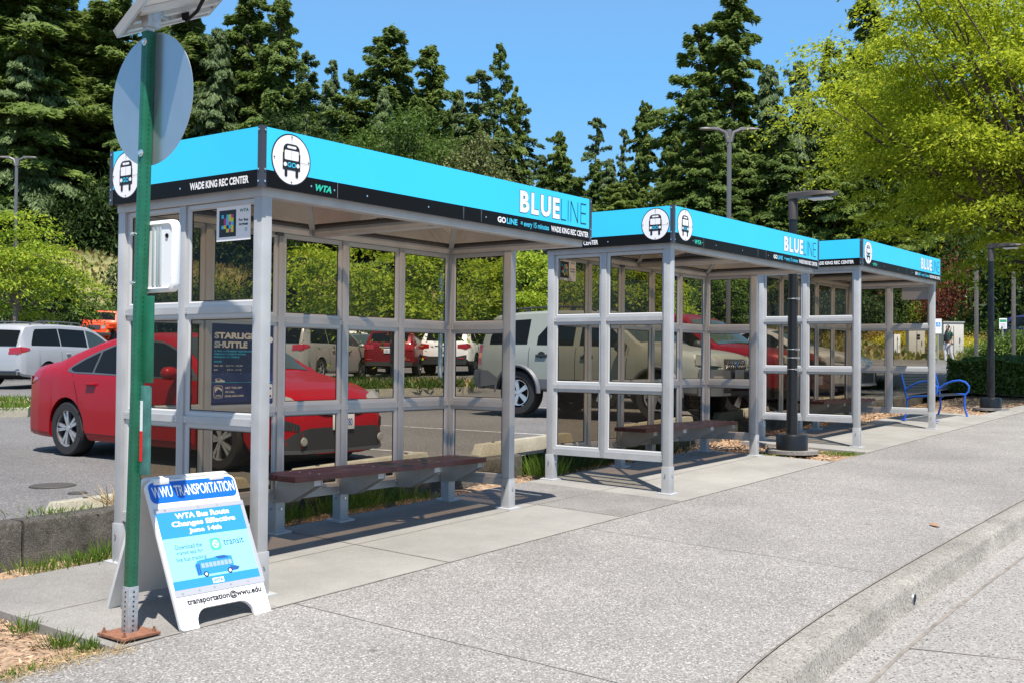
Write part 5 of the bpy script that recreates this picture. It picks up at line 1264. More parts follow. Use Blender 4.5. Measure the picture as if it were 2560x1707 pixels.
# buildings
M_brick = bpy.data.materials.new('red brick'); M_brick.use_nodes = True
n = M_brick.node_tree.nodes; l = M_brick.node_tree.links; bt = n.new('ShaderNodeTexBrick'); tc = n.new('ShaderNodeTexCoord'); mp = n.new('ShaderNodeMapping')
bt.inputs['Color1'].default_value = (.27,.085,.06,1); bt.inputs['Color2'].default_value = (.20,.062,.045,1); bt.inputs['Mortar'].default_value = (.30,.25,.22,1); bt.inputs['Scale'].default_value = 4.5
mp.inputs['Rotation'].default_value = (R(90),0,0)
l.new(tc.outputs['Object'], mp.inputs[0]); l.new(mp.outputs[0], bt.inputs['Vector']); l.new(bt.outputs[0], n['Principled BSDF'].inputs['Base Color']); n['Principled BSDF'].inputs['Roughness'].default_value = .85
M_conc = pmat('building concrete', (.36,.35,.33), .8, vary=.1, vscale=1.)
def building(px, dep, w_, h, label, nwin, z=0):
    g = gpt(px, dep); T_ = thing('brick_building', label, 'building', (g.x,g.y,g.z-.5), math.atan2(rt.y, rt.x)+.25)
    m = MB(); m.box(-w_/2,w_/2,0,14,0,h); m.build('wall', M_brick, T_); m = MB(); m.box(-w_/2-.3,w_/2+.3,-.3,14.3,h,h+.6); m.build('roof', M_conc, T_)
    for i in range(nwin):
        x = -w_/2+w_*(i+.5)/nwin
        for z0 in np.arange(1.3, h-1.6, 3.2):
            m = MB(); m.box(x-.75,x+.75,-.04,.02,z0,z0+1.7); f = m.build('window', M_trim, T_); m = MB(); m.box(x-.68,x+.68,-.06,-.05,z0+.07,z0+1.63); m.build('pane', M_cglass, f)
            m = MB(); m.box(x-.85,x+.85,-.10,.02,z0-.16,z0-.004); m.build('sill', M_conc, T_)
building(2330, 88, 26, 6.6, 'red brick building half hidden behind the shrubs at right', 7)
building(1360, 112, 16, 9.0, 'brick building in deep shade behind the orange arrow sign', 4)

# walking person
M_skin = pmat('skin', (.42,.25,.17), .6); M_shirt = pmat('dark green shirt', (.02,.085,.06), .8); M_trou = pmat('pale trousers', (.55,.55,.58), .8); M_hair = pmat('black hair', (.012,.011,.011), .6); M_shoe = pmat('white shoes', (.78,.78,.78), .6); M_bag = pmat('dark bag', (.02,.02,.025), .7)
def skin(name, verts, edges, mat, par, sub=2):
    me = bpy.data.meshes.new(name); me.from_pydata([v[:3] for v in verts], edges, []); o = bpy.data.objects.new(name, me); COL.objects.link(o); o.parent = par
    md = o.modifiers.new('skin', 'SKIN'); 
    for i, v in enumerate(verts): me.skin_vertices[0].data[i].radius = (v[3], v[4] if len(v) > 4 else v[3])
    me.skin_vertices[0].data[0].use_root = True; md.use_smooth_shade = True
    o.modifiers.new('sub', 'SUBSURF').levels = sub; o.modifiers['sub'].render_levels = sub; me.materials.append(mat); return o
g = gpt(2371, 52); g.z = LOT(50)+.015
PR = thing('person', 'person walking in a green shirt and pale trousers, dark headphones, past the large cabinet', 'person', g, math.atan2(rt.y, rt.x)+.35)
# local x = walking direction (to the left in the photo is -x), z up
v_ = [(0,0,.93,.13,.15),(0,0,1.12,.115,.15),(-.01,0,1.34,.12,.17),(-.02,0,1.46,.06),(-.035,0,1.54,.05),(-.05,0,1.60,.075,.07),(-.05,0,1.70,.085,.075),
      (.0,.18,1.41,.055),(.06,.21,1.16,.042),(-.10,.20,.98,.032),(0,-.18,1.41,.055),(.05,-.22,1.15,.042),(-.06,-.20,.94,.032),
      (-.02,.09,.86,.085),(-.10,.09,.48,.06),(-.08,.09,.08,.045),(.02,-.09,.86,.085),(.06,-.09,.48,.06),(.20,-.09,.10,.045)]
e_ = [(0,1),(1,2),(2,3),(3,4),(4,5),(5,6),(2,7),(7,8),(8,9),(2,10),(10,11),(11,12),(0,13),(13,14),(14,15),(0,16),(16,17),(17,18)]
hd = len(v_)
for sy, h0 in ((1,9),(-1,12)):
    x, y, z = v_[h0][:3]; k = len(v_); v_.append((x-.03,y,z-.06,.026,.018)); e_.append((h0,k))
    for i, (dy, ln) in enumerate(((-.024,.065),(-.008,.075),(.008,.072),(.022,.058))):
        q = len(v_); v_ += [(x-.045+.0,y+dy,z-.06-ln*.6,.009),(x-.06,y+dy,z-.06-ln,.008)]; e_ += [(k,q),(q,q+1)]
    q = len(v_); v_ += [(x-.06,y,z-.06,.010),(x-.075,y,z-.085,.008)]; e_ += [(k,q),(q,q+1)]
body = skin('body', v_, e_, M_skin, PR)
skin('shirt', [(0,0,.93,.15,.17),(0,0,1.12,.135,.165),(-.01,0,1.34,.14,.185),(-.02,0,1.44,.075),(.0,.19,1.40,.075),(.045,.205,1.24,.062),(0,-.19,1.40,.075),(.04,-.215,1.24,.062)], [(0,1),(1,2),(2,3),(2,4),(4,5),(2,6),(6,7)], M_shirt, PR)
skin('trousers', [(0,0,.93,.14,.16),(-.02,.09,.84,.10),(-.10,.09,.48,.08),(-.08,.09,.10,.065),(.02,-.09,.84,.10),(.06,-.09,.48,.08),(.20,-.09,.12,.065)], [(0,1),(1,2),(2,3),(0,4),(4,5),(5,6)], M_trou, PR)
skin('hair', [(-.02,0,1.735,.10,.085),(.01,0,1.68,.085,.08),(.02,0,1.62,.05)], [(0,1),(1,2)], M_hair, PR)
for x, y in ((-.08,.09),(.20,-.09)): skin('shoe', [(x+.04,y,.045,.05),(x-.06,y,.04,.05),(x-.16,y,.03,.04)], [(0,1),(1,2)], M_shoe, PR)
m = MB(); 
for sy in (-1,1): m.lathe([(0,0),(.04,0),(.04,.03),(0,.03)], axis='y', n=12, c=(-.04,sy*.08-.015,1.66))
m.tube([(-.03,.10*math.cos(a),1.66+.125*math.sin(a)) for a in np.linspace(0,math.pi,9)], .014, 6); m.build('headphones', M_hair, PR, smooth=40)
m = MB(); m.box(-.19,-.10,-.12,.12,1.0,1.34); m.tube([(-.10,.10,1.34),(-.02,.13,1.50),(.12,.10,1.2)], .018, 6); m.tube([(-.10,-.10,1.34),(-.02,-.13,1.50),(.12,-.10,1.2)], .018, 6); m.build('bag', M_bag, PR, bevel=.03)
m = MB()
for sy in (-1,1): m.lathe([(0,-.006),(.007,0),(0,.006)], axis='x', n=8, c=(-.128,sy*.03,1.665))
m.build('eye', M_hair, body); m = MB(); m.hexa([(-.125,-.012,1.63),(-.125,.012,1.63),(-.125,.01,1.66),(-.125,-.01,1.66),(-.155,-.010,1.632),(-.155,.010,1.632),(-.130,.004,1.66),(-.130,-.004,1.66)]); m.build('nose', M_skin, body)
m = MB(); m.box(-.128,-.118,-.022,.022,1.604,1.612); m.build('mouth', pmat('lips',(.30,.12,.10),.6), body)

# ------------------------------------------------------------------ vegetation
M_conA = leafmat('dark conifer needles', [(.055,.098,.026),(.14,.21,.05),(.24,.32,.07)], .46, .6)
M_conB = leafmat('mid conifer needles', [(.066,.108,.028),(.165,.235,.052),(.27,.35,.078)], .46, .6)
M_conC = leafmat('blue green conifer needles', [(.06,.108,.046),(.145,.21,.085),(.24,.32,.125)], .46, .6)
M_bark = pmat('bark', (.10,.075,.058), .95, vary=.4, vscale=9, bump=.6, bscale=14); M_barkg = pmat('grey mottled bark', (.22,.19,.16), .95, vary=.55, vscale=16, bump=.6, bscale=24, dark=(.07,.055,.045))
M_leafY = leafmat('yellow green leaves', [(.10,.17,.014),(.20,.31,.022),(.32,.43,.035),(.42,.41,.05)], .45)
M_leafG = leafmat('mid green leaves', [(.035,.075,.016),(.075,.14,.024),(.13,.20,.032)], .35)
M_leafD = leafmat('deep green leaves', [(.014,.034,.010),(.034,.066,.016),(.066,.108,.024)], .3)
M_leafO = leafmat('oak leaves', [(.17,.24,.016),(.38,.46,.028),(.54,.60,.05),(.62,.62,.10)], .55)
M_leafP = leafmat('olive weeping leaves', [(.07,.09,.03),(.13,.15,.05),(.20,.22,.085)], .3)
M_leafR = leafmat('dark red leaves', [(.09,.022,.018),(.18,.045,.03),(.22,.09,.05)], .35)
M_leafH = leafmat('glossy hedge leaves', [(.035,.075,.015),(.10,.17,.028),(.22,.30,.05)], .35, .35, .5)
M_cover = leafmat('orange ground cover', [(.18,.11,.035),(.28,.18,.05),(.22,.20,.05)], .3); M_coverY = leafmat('yellow ground cover', [(.34,.29,.012),(.46,.40,.02),(.42,.42,.05)], .3)
M_gr = leafmat('fresh grass', [(.05,.11,.012),(.12,.21,.025),(.24,.30,.06)], .4); M_grd = leafmat('drying grass', [(.13,.17,.03),(.30,.30,.09),(.46,.38,.19)], .35); M_straw = leafmat('dry straw', [(.38,.27,.13),(.50,.38,.20),(.58,.47,.28)], .3)

def quads(name, P, A, B, mat, parent=None):
    """P centres, A/B half vectors (n,3): one diamond-shaped leaf per row, slightly folded"""
    n = len(P); Nn = np.cross(A, B); ln = np.linalg.norm(Nn, axis=1, keepdims=True)+1e-9; f = Nn/ln*np.linalg.norm(B, axis=1, keepdims=True)*.35
    V = np.stack([P-A, P-A*.1+B+f, P+A, P-A*.1-B+f], 1).reshape(-1, 3).astype(np.float32)
    me = bpy.data.meshes.new(name); me.vertices.add(4*n); me.vertices.foreach_set('co', V.ravel())
    me.loops.add(4*n); me.loops.foreach_set('vertex_index', np.arange(4*n, dtype=np.int32))
    me.polygons.add(n); me.polygons.foreach_set('loop_start', np.arange(0, 4*n, 4, dtype=np.int32)); me.polygons.foreach_set('loop_total', np.full(n, 4, dtype=np.int32))
    me.materials.append(mat); me.update(calc_edges=True); me.validate()
    o = bpy.data.objects.new(name, me); COL.objects.link(o)
    if parent: o.parent = parent
    return o
def unit(v): return v/(np.linalg.norm(v, axis=1, keepdims=True)+1e-9)

def conifer_proto(seed, H, br, bare=.08, sparse=1.0, droop=.35, mat=None, nb=170, weep=False, top=1.0):
    """tapered trunk with whorls of drooping boughs carrying needle sprays"""
    r = np.random.RandomState(seed)
    T_ = bpy.data.objects.new('conifer', None); COL.objects.link(T_)
    m = MB(); wob = r.uniform(-.12,.12,(9,2)); pts = [(wob[i][0]*min(i,1), wob[i][1]*min(i,1), H*i/8) for i in range(9)]
    m.tube(pts, [max(.03, .36*(H/24)*(1-i/8.05)) for i in range(9)], 8)
    Ps, As, Bs = [], [], []
    nbr = int(nb*sparse*1.5); nwh = max(16, nbr//4)
    wz = np.sort(bare+(1-bare)*(np.arange(nwh)+r.uniform(-.35,.35,nwh)+.5)/nwh); wl = r.uniform(.6,1.15,nwh); lop = r.uniform(0,6.28); 
    for b in range(nbr):
        k = b*nwh//nbr; h = min(.995, max(.02, wz[k]+r.normal(0,.012))); z = H*h*.995; hh = max(0, (h-bare)/(1-bare))
        a = r.rand()*2*math.pi
        L = br*((1-hh)**.68)*wl[k]*(.5+.65*r.rand())*(1+.22*math.cos(a-lop))+.4*top
        if r.rand() < .12: L *= 1.4
        if r.rand() < .2: L *= .4
        ux, uy = math.cos(a), math.sin(a); dr = droop*(.4+1.2*r.rand()); rise = .14+.55*hh**2
        ns = int(40+62*L)
        s = .12+.88*r.rand(ns)**.5
        px = ux*L*s; py = uy*L*s; pz = z+rise*L*s-dr*L*s**1.8
        side = np.where(r.rand(ns) < .5, -1., 1.)*r.uniform(.05,1.0,ns)*(1.05-.75*s)*L*.36
        px += -uy*side; py += ux*side; pz += r.normal(0,.12,ns)-np.abs(side)*.25
        Ps.append(np.stack([px,py,pz],1))
        d = np.stack([ux-uy*np.sign(side)*.9, uy+ux*np.sign(side)*.9, np.full(ns,-.35-dr*s*.9)],1)+r.normal(0,.38,(ns,3))
        if weep: d[:,2] -= 1.1
        ln = r.uniform(.13,.30,(ns,1))*(1.1-.25*s[:,None]); A = unit(d)*ln*1.2
        upv = np.stack([ux*.75+r.normal(0,.55,ns),uy*.75+r.normal(0,.55,ns),.75+r.normal(0,.3,ns)],1); B = unit(np.cross(A, upv))*r.uniform(.055,.125,(ns,1))
        As.append(A); Bs.append(B)
        if r.rand() < .3: m.tube([(0,0,z),(ux*L*.5,uy*L*.5,z+rise*L*.5-dr*L*.28),(ux*L*.9,uy*L*.9,z+rise*L*.9-dr*L*.83)], [.05,.035,.012], 4, cap=False)
    m.build('trunk', M_bark, T_, smooth=60)
    quads('crown', np.concatenate(Ps), np.concatenate(As), np.concatenate(Bs), mat, T_)
    T_['H'] = H
    return T_
CON = [conifer_proto(1,24,5.8,.10,1.1,.38,M_conA,190), conifer_proto(2,24,5.2,.08,1.0,.46,M_conB,180), conifer_proto(3,24,7.0,.12,1.0,.34,M_conB,190),
       conifer_proto(4,24,4.4,.10,.62,.45,M_conC,150), conifer_proto(5,24,5.0,.06,1.1,.55,M_conC,190,True), conifer_proto(6,24,4.8,.25,.50,.34,M_conB,150), conifer_proto(7,24,7.0,.04,1.4,.40,M_conA,200)]
used = set(); rr_ = random.Random(9)
def conifer(px, ytop, dep, k, label, group, wide=1.0):
    g = on_hill(px, dep); tz = at(px, ytop, dep).z; h = max(6, tz-g.z)
    if k in used: o = copy_tree(CON[k])
    else: o = CON[k]; used.add(k)
    s = h/24; o.location = (g.x, g.y, g.z-.3); o.scale = (s*wide, s*wide, s); o.rotation_euler = (0,0,rr_.uniform(0,6.28))
    tag(o, label, 'conifer', group); return o
GF = 'conifers of the forest on the hill'
LEFT = [(40,-170,92,6,1.25,'huge dark conifer at the far left edge, rising out of the picture'),(285,-60,96,2,1.1,'big conifer behind the solar panel, left of the sky gap'),(470,-30,100,0,1.1,'tall dense conifer just right of the round sign'),
  (610,-60,98,1,.9,'tall conifer whose top leaves the picture above the left shelter end'),(692,-12,96,0,.75,'narrow dark conifer top at the left end of the open sky'),(760,118,104,3,.9,'slender grey green conifer left of the broad drooping one'),(822,138,110,3,.7,'small pointed conifer top before the sky, left of centre'),
  (866,160,112,3,.6,'tiny thin conifer spire between two larger ones'),(966,62,97,2,.95,'broad conifer with long drooping boughs and a bent top'),(1068,104,99,1,.85,'conifer with ragged right side, next to the one with the bent top'),
  (1190,162,101,3,1.0,'thin conifer with short boughs left of the lopsided sparse top'),(1246,98,103,5,.55,'nearly bare conifer with tufts at its tip, highest at centre'),(1282,206,104,5,.5,'thin sparse conifer right of the bare tufted one'),(1300,242,105,3,.8,'pointed conifer sloping down to the right of centre'),
  (1395,322,99,6,.62,'low rounded dark conifer right of centre'),(1487,283,108,3,.85,'lone thin conifer with gaps, right of the open sky'),(1556,312,110,3,.6,'slim conifer leaning toward the right group'),(1607,246,108,1,.75,'mid green conifer left of the two tallest'),
  (1742,52,100,5,1.0,'tall ragged conifer, left one of the two tallest on the right'),(1828,-50,99,1,.95,'tallest conifer on the right, leaving the picture at the top'),(1918,155,97,4,.8,'weeping cedar left of the pale cedar tip'),(1998,146,98,4,.75,'pale drooping cedar tip against the sky'),
  (2072,86,104,3,.75,'dark narrow spruce tip beside the big dark one at right'),(2166,-25,100,0,.85,'big dark conifer right of the spruce tip, behind the yellow green oak')]
for px, yt, dep, k, wd, lab in LEFT: conifer(px, yt, dep, k, lab, GF, wd*(1.25 if px < 1450 else 1.12))
sil = [(0,-90),(300,-30),(640,30),(720,130),(800,190),(970,130),(1100,170),(1240,220),(1330,350),(1440,395),(1500,380),(1600,320),(1740,190),(1900,210),(2000,220),(2180,130),(2600,150)]
for i, px in enumerate(range(-60, 2500, 50)):
    yt = float(np.interp(px, [q[0] for q in sil], [q[1] for q in sil]))+rr_.uniform(15,120)
    conifer(px+rr_.uniform(-25,25), yt, rr_.uniform(88,116), rr_.choice([0,1,2,4,6,6,0]), 'conifer within the continuous forest wall on the hill', 'conifers within the forest wall', rr_.uniform(.85,1.15))
for i, px in enumerate(range(-40, 2400, 115)):
    conifer(px+rr_.uniform(-40,40), rr_.uniform(430,560), rr_.uniform(87,92), rr_.choice([0,6,2]), 'lower conifer at the front edge of the forest', 'low conifers at the forest edge', rr_.uniform(1.2,1.6))

def leafy(name, seed, trunk_h, crown, ncl, lpc, llen, mat, label, cat, loc, group=None, flat=.35, droop=.3, clr=.5, bark=None, tr=.10, limbs=.6, base=(0,0), scale=1.0, hollow=.45, only=None, sprk=.35):
    """crown = (cx,cy,cz, rx,ry,rz): leaf clumps through the crown volume, limbs reaching out to them"""
    r = np.random.RandomState(seed); cx, cy, cz, rx, ry, rz = crown
    T_ = bpy.data.objects.new(name, None); COL.objects.link(T_); T_.location = loc; tag(T_, label, cat, group)
    d = unit(r.normal(size=(ncl*3,3))); rad = (hollow+(1-hollow)*r.rand(ncl*3)**.6)[:,None]*(1+r.normal(0,.13,(ncl*3,1)))
    c = d*rad*np.array([rx,ry,rz])+np.array([cx,cy,cz])
    if only is not None: c = c[only(c)]
    c = c[:ncl]
    m = MB(); tk = [(0,0,-.1),(base[0]*.3+r.normal(0,.03),base[1]*.3,trunk_h*.5),(base[0],base[1],trunk_h)]
    m.tube(tk, [tr*1.35,tr,tr*.8], 10)
    for q in c:
        if r.rand() > limbs: continue
        mid = np.array([base[0],base[1],trunk_h])*.5+q*.5+r.normal(0,.12,3)*np.linalg.norm(q)*.18; mid[2] -= abs(r.normal(0,.1))*rz*.4
        k0 = tr*r.uniform(.28,.5)
        m.tube([(base[0]*r.uniform(.7,1),base[1]*r.uniform(.7,1),trunk_h*r.uniform(.75,1.0)),tuple(mid),tuple(q)], [k0,k0*.6,k0*.15], 5, cap=False)
    m.build('trunk', bark or M_barkg, T_, smooth=60)
    n = len(c)*lpc; ci = np.repeat(np.arange(len(c)), lpc); cs = clr*r.uniform(.55,1.35,(len(c),1))
    off = r.normal(size=(n,3))*np.array([1,1,flat])*cs[ci]*.62
    hor = np.hypot(off[:,0],off[:,1]); off[:,2] -= droop*hor**2/(cs[ci][:,0]+.01)
    P = c[ci]+off
    out = unit(off*np.array([1,1,.3])+1e-6)
    A = unit(out*.8+r.normal(0,.5,(n,3))+np.array([0,0,-.45*droop-.1]))*llen*.5*r.uniform(.7,1.25,(n,1))
    upv = np.stack([r.normal(0,sprk,n),r.normal(0,sprk,n),np.ones(n)],1); B = unit(np.cross(A,upv))*llen*.21*r.uniform(.8,1.2,(n,1))
    quads('crown', P, A, B, mat, T_); return T_

# car park trees (yellow green, layered, drooping leaves)
GT = 'young yellow green trees in the car park islands'
def ptree(px, ybase, dep, x0, x1, y0, y1, label, mat=M_leafY, seed=1, ncl=42, lpc=270, tr=.11, llen=.165, **k):
    g = at(px, ybase, dep); s = dep/FPX; cx = ((x0+x1)/2-px)*s; rx = (x1-x0)/2*s; zc = (ybase-(y0+y1)/2)*s; rz = (y1-y0)/2*s
    rv = Vector((rt.x, rt.y, 0)).normalized()
    return leafy('shade_tree', seed, max(.8,zc-rz*.55), (cx*rv.x,cx*rv.y,zc,rx,rx,rz), ncl, lpc, llen, mat, label, 'tree', g, GT, flat=.13, droop=.34, clr=rx*.36, tr=tr, hollow=.3, base=(cx*rv.x*.4,cx*rv.y*.4), **k)
ptree(28, 935, 38, -120, 235, 540, 800, 'yellow green tree at the far left behind the silver minivan', seed=11, ncl=42, lpc=270)
ptree(988, 950, 29.8, 690, 1150, 585, 800, 'yellow green island tree with dark mottled trunk, seen through the nearest shelter', seed=12, ncl=42, lpc=270, tr=.085)
ptree(1290, 935, 40, 1130, 1440, 615, 800, 'bright yellow green tree in the gap left of the middle shelter', seed=13, ncl=42, lpc=270)
ptree(1560, 930, 41, 1400, 1720, 635, 800, 'yellow green tree seen through the left end glass of the middle shelter', seed=14, ncl=42, lpc=270)
ptree(1812, 930, 44, 1690, 1925, 655, 850, 'rounded light green tree seen through the right end of the middle shelter', mat=M_leafG, seed=15, ncl=42, lpc=270)
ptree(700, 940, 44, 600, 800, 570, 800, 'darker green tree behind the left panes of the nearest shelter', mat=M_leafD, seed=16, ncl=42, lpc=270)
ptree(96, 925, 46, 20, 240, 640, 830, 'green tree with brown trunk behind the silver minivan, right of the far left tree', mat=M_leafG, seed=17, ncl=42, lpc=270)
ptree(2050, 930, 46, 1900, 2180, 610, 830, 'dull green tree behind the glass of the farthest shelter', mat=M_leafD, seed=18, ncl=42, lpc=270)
# big oak at right, trunk just outside the picture
dep = 27; s = dep/FPX; g = at(2700, 1000, dep); g.z = hill(g.x, g.y); rv = Vector((rt.x, rt.y, 0)).normalized()
def oz(y): return at(2600, y, dep).z-g.z
cz = (oz(-120)+oz(640))/2; rz = (oz(-120)-oz(640))/2
ctr = rv*((2590-2700)*s)
oak = leafy('oak_tree', 21, 3.4, (ctr.x,ctr.y,cz,6.9,5.0,rz), 430, 480, .118, M_leafO, 'big yellow green oak filling the upper right corner', 'tree', g, None, flat=.15, droop=.30, clr=.88, bark=M_bark, tr=.20, limbs=.35, hollow=.30, base=(ctr.x*.3,ctr.y*.3), sprk=.7)
# mid broadleaf trees in front of the forest
for px, yt, dep, mt, wd, sd, lab in ((1010,305,84,M_leafG,4.2,31,'light green broadleaf tree above the blue fascia before the conifers'),(1185,352,82,M_leafP,2.8,32,'olive weeping tree above the blue fascia, right of the light green one'),(880,360,86,M_leafG,3.4,33,'green broadleaf tree peeking over the fascia at left of centre'),(740,300,86,M_leafD,3.2,34,'dark broadleaf tree over the left part of the blue fascia')):
    g = on_hill(px, dep); h = at(px, yt, dep).z-g.z
    leafy('broadleaf_tree', sd, h*.5, (0,0,h*.62,wd,wd,h*.42), 130, 110, .34, mt, lab, 'tree', g, None, flat=.7, droop=.2 if mt is not M_leafP else 1.0, clr=1.2, tr=.2, limbs=.5)
# rough grass over the slope
r = np.random.RandomState(55); n = 15000
tt = r.uniform(-45,45,n); uu = np.where(tt > 14, 47.6, 57.5)+np.where(tt > 14, 27.5, 18.5)*r.rand(n); gx_ = uu*UN[0]+tt*UN[1]; gy_ = uu*UN[1]-tt*UN[0]; gz_ = np.array([hill(a,b) for a,b in zip(gx_,gy_)])
hh = r.uniform(.18,.55,(n,1)); d_ = unit(r.normal(0,.5,(n,3))+np.array([0,0,1.]))*hh
stuff(quads('grass', np.stack([gx_,gy_,gz_],1)+d_*.5, d_*.5, unit(np.cross(d_, r.normal(0,1,(n,3))))*r.uniform(.05,.16,(n,1)), leafmat('slope grass', [(.09,.13,.028),(.16,.19,.045),(.27,.22,.085),(.25,.16,.07)], .3)), 'rough half dry grass over the bank', 'grass')
# bushes: a few prototypes copied over the slope
def bush_proto(name, seed, mat, r_=1.3, h=1.8, llen=.2, ncl=46, lpc=70):
    return leafy(name, seed, h*.35, (0,0,h*.5,r_,r_,h*.52), ncl, lpc, llen, mat, '', 'bush', (0,0,0), None, flat=.8, droop=.1, clr=r_*.42, tr=.05, limbs=.5, hollow=.35)
BP = {'D': bush_proto('bush',41,M_leafD), 'G': bush_proto('bush',42,M_leafG), 'Y': bush_proto('bush',43,M_leafY), 'R': bush_proto('bush',44,M_leafR,1.4,3.2), 'H': bush_proto('bush',45,M_leafH), 'O': bush_proto('bush',46,M_cover,1.2,.8,.18), 'W': bush_proto('bush',47,M_coverY,1.3,.7,.16)}
bu = set()
def bush(k, px, dep, s, label, group, sz=1., z=0, p=None):
    o = BP[k] if k not in bu else copy_tree(BP[k]); bu.add(k)
    g = p or on_hill(px, dep); o.location = (g.x, g.y, g.z-.1+z); o.scale = (s,s,s*sz); o.rotation_euler = (0,0,rr_.uniform(0,6.28)); tag(o, label, 'bush', group)
for i, px in enumerate(range(-30, 760, 34)):
    bush(rr_.choice('DDGGD'), px, rr_.uniform(62,72), rr_.uniform(.9,1.7), 'green bush on the lower slope behind the parked cars', 'bushes on the slope', rr_.uniform(.8,1.3))
for i in range(30):
    bush(rr_.choice('GDGYD'), rr_.uniform(520,1800), rr_.uniform(64,78), rr_.uniform(.7,1.6), 'scattered bush on the slope behind the glass', 'bushes on the slope behind the shelters', rr_.uniform(.8,1.2))
for px in range(-40, 2000, 46):
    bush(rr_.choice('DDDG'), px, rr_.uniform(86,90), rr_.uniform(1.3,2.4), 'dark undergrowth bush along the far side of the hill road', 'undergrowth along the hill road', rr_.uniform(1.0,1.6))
# right hand planting: shrubs, red leafed tree, ground covers
GR2 = 'shrubs on the bank at right'
for px, dep, k, s, sz, lab in ((2235,77,'G',1.3,1.0,'pale leafy shrub before the brick building'),(2292,79,'Y',1.25,1.1,'bright yellow leafed shrub under the brick wall'),(2372,71,'G',1.1,.9,'light green broad shrub above the walking person'),(2440,74,'H',1.5,1.1,'dark glossy shrub left of the second lamp post'),
    (2352,75,'R',1.0,1.5,'dark red leafed shrub beside the brick building'),(2402,76,'R',1.15,1.6,'tall dark red shrub under the oak leaves'),(2490,70,'G',1.2,.9,'mid green shrub right behind the second lamp post'),(2318,76,'H',1.0,.8,'low dark shrub under the yellow leafed shrub'),
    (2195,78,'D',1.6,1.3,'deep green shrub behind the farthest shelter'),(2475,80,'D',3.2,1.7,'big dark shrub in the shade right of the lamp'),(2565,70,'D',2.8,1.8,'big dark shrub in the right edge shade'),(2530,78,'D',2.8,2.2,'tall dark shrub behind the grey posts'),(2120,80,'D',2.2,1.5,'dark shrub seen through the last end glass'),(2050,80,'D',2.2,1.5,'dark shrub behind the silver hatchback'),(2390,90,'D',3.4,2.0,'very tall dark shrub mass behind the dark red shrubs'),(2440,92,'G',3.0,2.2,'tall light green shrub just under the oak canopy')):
    bush(k, px, dep, s, lab, GR2, sz)
for i in range(34): bush('O', 2200+i*8+rr_.uniform(-6,6), rr_.uniform(68,74), rr_.uniform(.7,1.2), 'orange brown ground cover clump on the bank', 'orange ground cover on the bank')
for i in range(24): bush('W', 2225+i*10+rr_.uniform(-6,6), rr_.uniform(64,67), rr_.uniform(.55,.9), 'yellow ground cover clump on the bank', 'yellow ground cover on the bank')
for i, (px, dep, s) in enumerate(((2462,52,.65),(2490,51,.8),(2520,50,.85),(2552,50,.9),(2440,53,.5),(2575,49,.9))):
    bush('H', px, dep, s, 'leafy bush in the kerbed bed beyond the hedge', 'bushes in the kerbed bed', .9)
for px in (2130,2150,2175,2195): bush('D', px, 27, .28, 'low dark ground cover clump beside the silver hatchback nose', 'low clumps beside the hatchback', .7)
# clipped hedge near the second lamp
r = np.random.RandomState(77); n = 26000
hx = r.uniform(23.3,30.5,n); hy = r.uniform(.62,2.4,n); 
face = r.randint(0,4,n); hz = r.uniform(.05,.98,n)**.8
hy = np.where(face == 0, .60+np.abs(r.normal(0,.10,n)), hy); hx = np.where(face == 1, 23.2+np.abs(r.normal(0,.10,n)), hx); hz = np.where(face >= 2, .93-np.abs(r.normal(0,.09,n)), hz)
bump = .10*np.sin(hx*3.1)+.08*np.sin(hy*5+hx*2.2)
Pz = np.array([G(a, b) for a, b in zip(hx, hy)])+hz*(.86+bump*.6)
P_ = np.stack([hx+bump*.4*(face==1), hy-bump*.5*(face==0), Pz],1)
A_ = unit(r.normal(0,1,(n,3))+np.array([-.2,-.3,.6]))*.045*r.uniform(.6,1.3,(n,1)); B_ = unit(np.cross(A_, r.normal(0,1,(n,3))+np.array([0,0,1.])))*.022
HD = thing('hedge', 'clipped dark green hedge in the bark bed behind the second black lamp post', 'hedge', (0,0,0))
quads('leaves', P_, A_, B_, M_leafH, HD); m = MB(); 
for i in range(40): 
    x = 23.4+i*.17; y = 1.0+.6*((i*7)%5)/4; m.tube([(x,y,G(x,y)-.05),(x+rr_.uniform(-.15,.15),y+rr_.uniform(-.15,.15),G(x,y)+.8)], [.016,.006], 4)
m.build('stems', M_bark, HD)
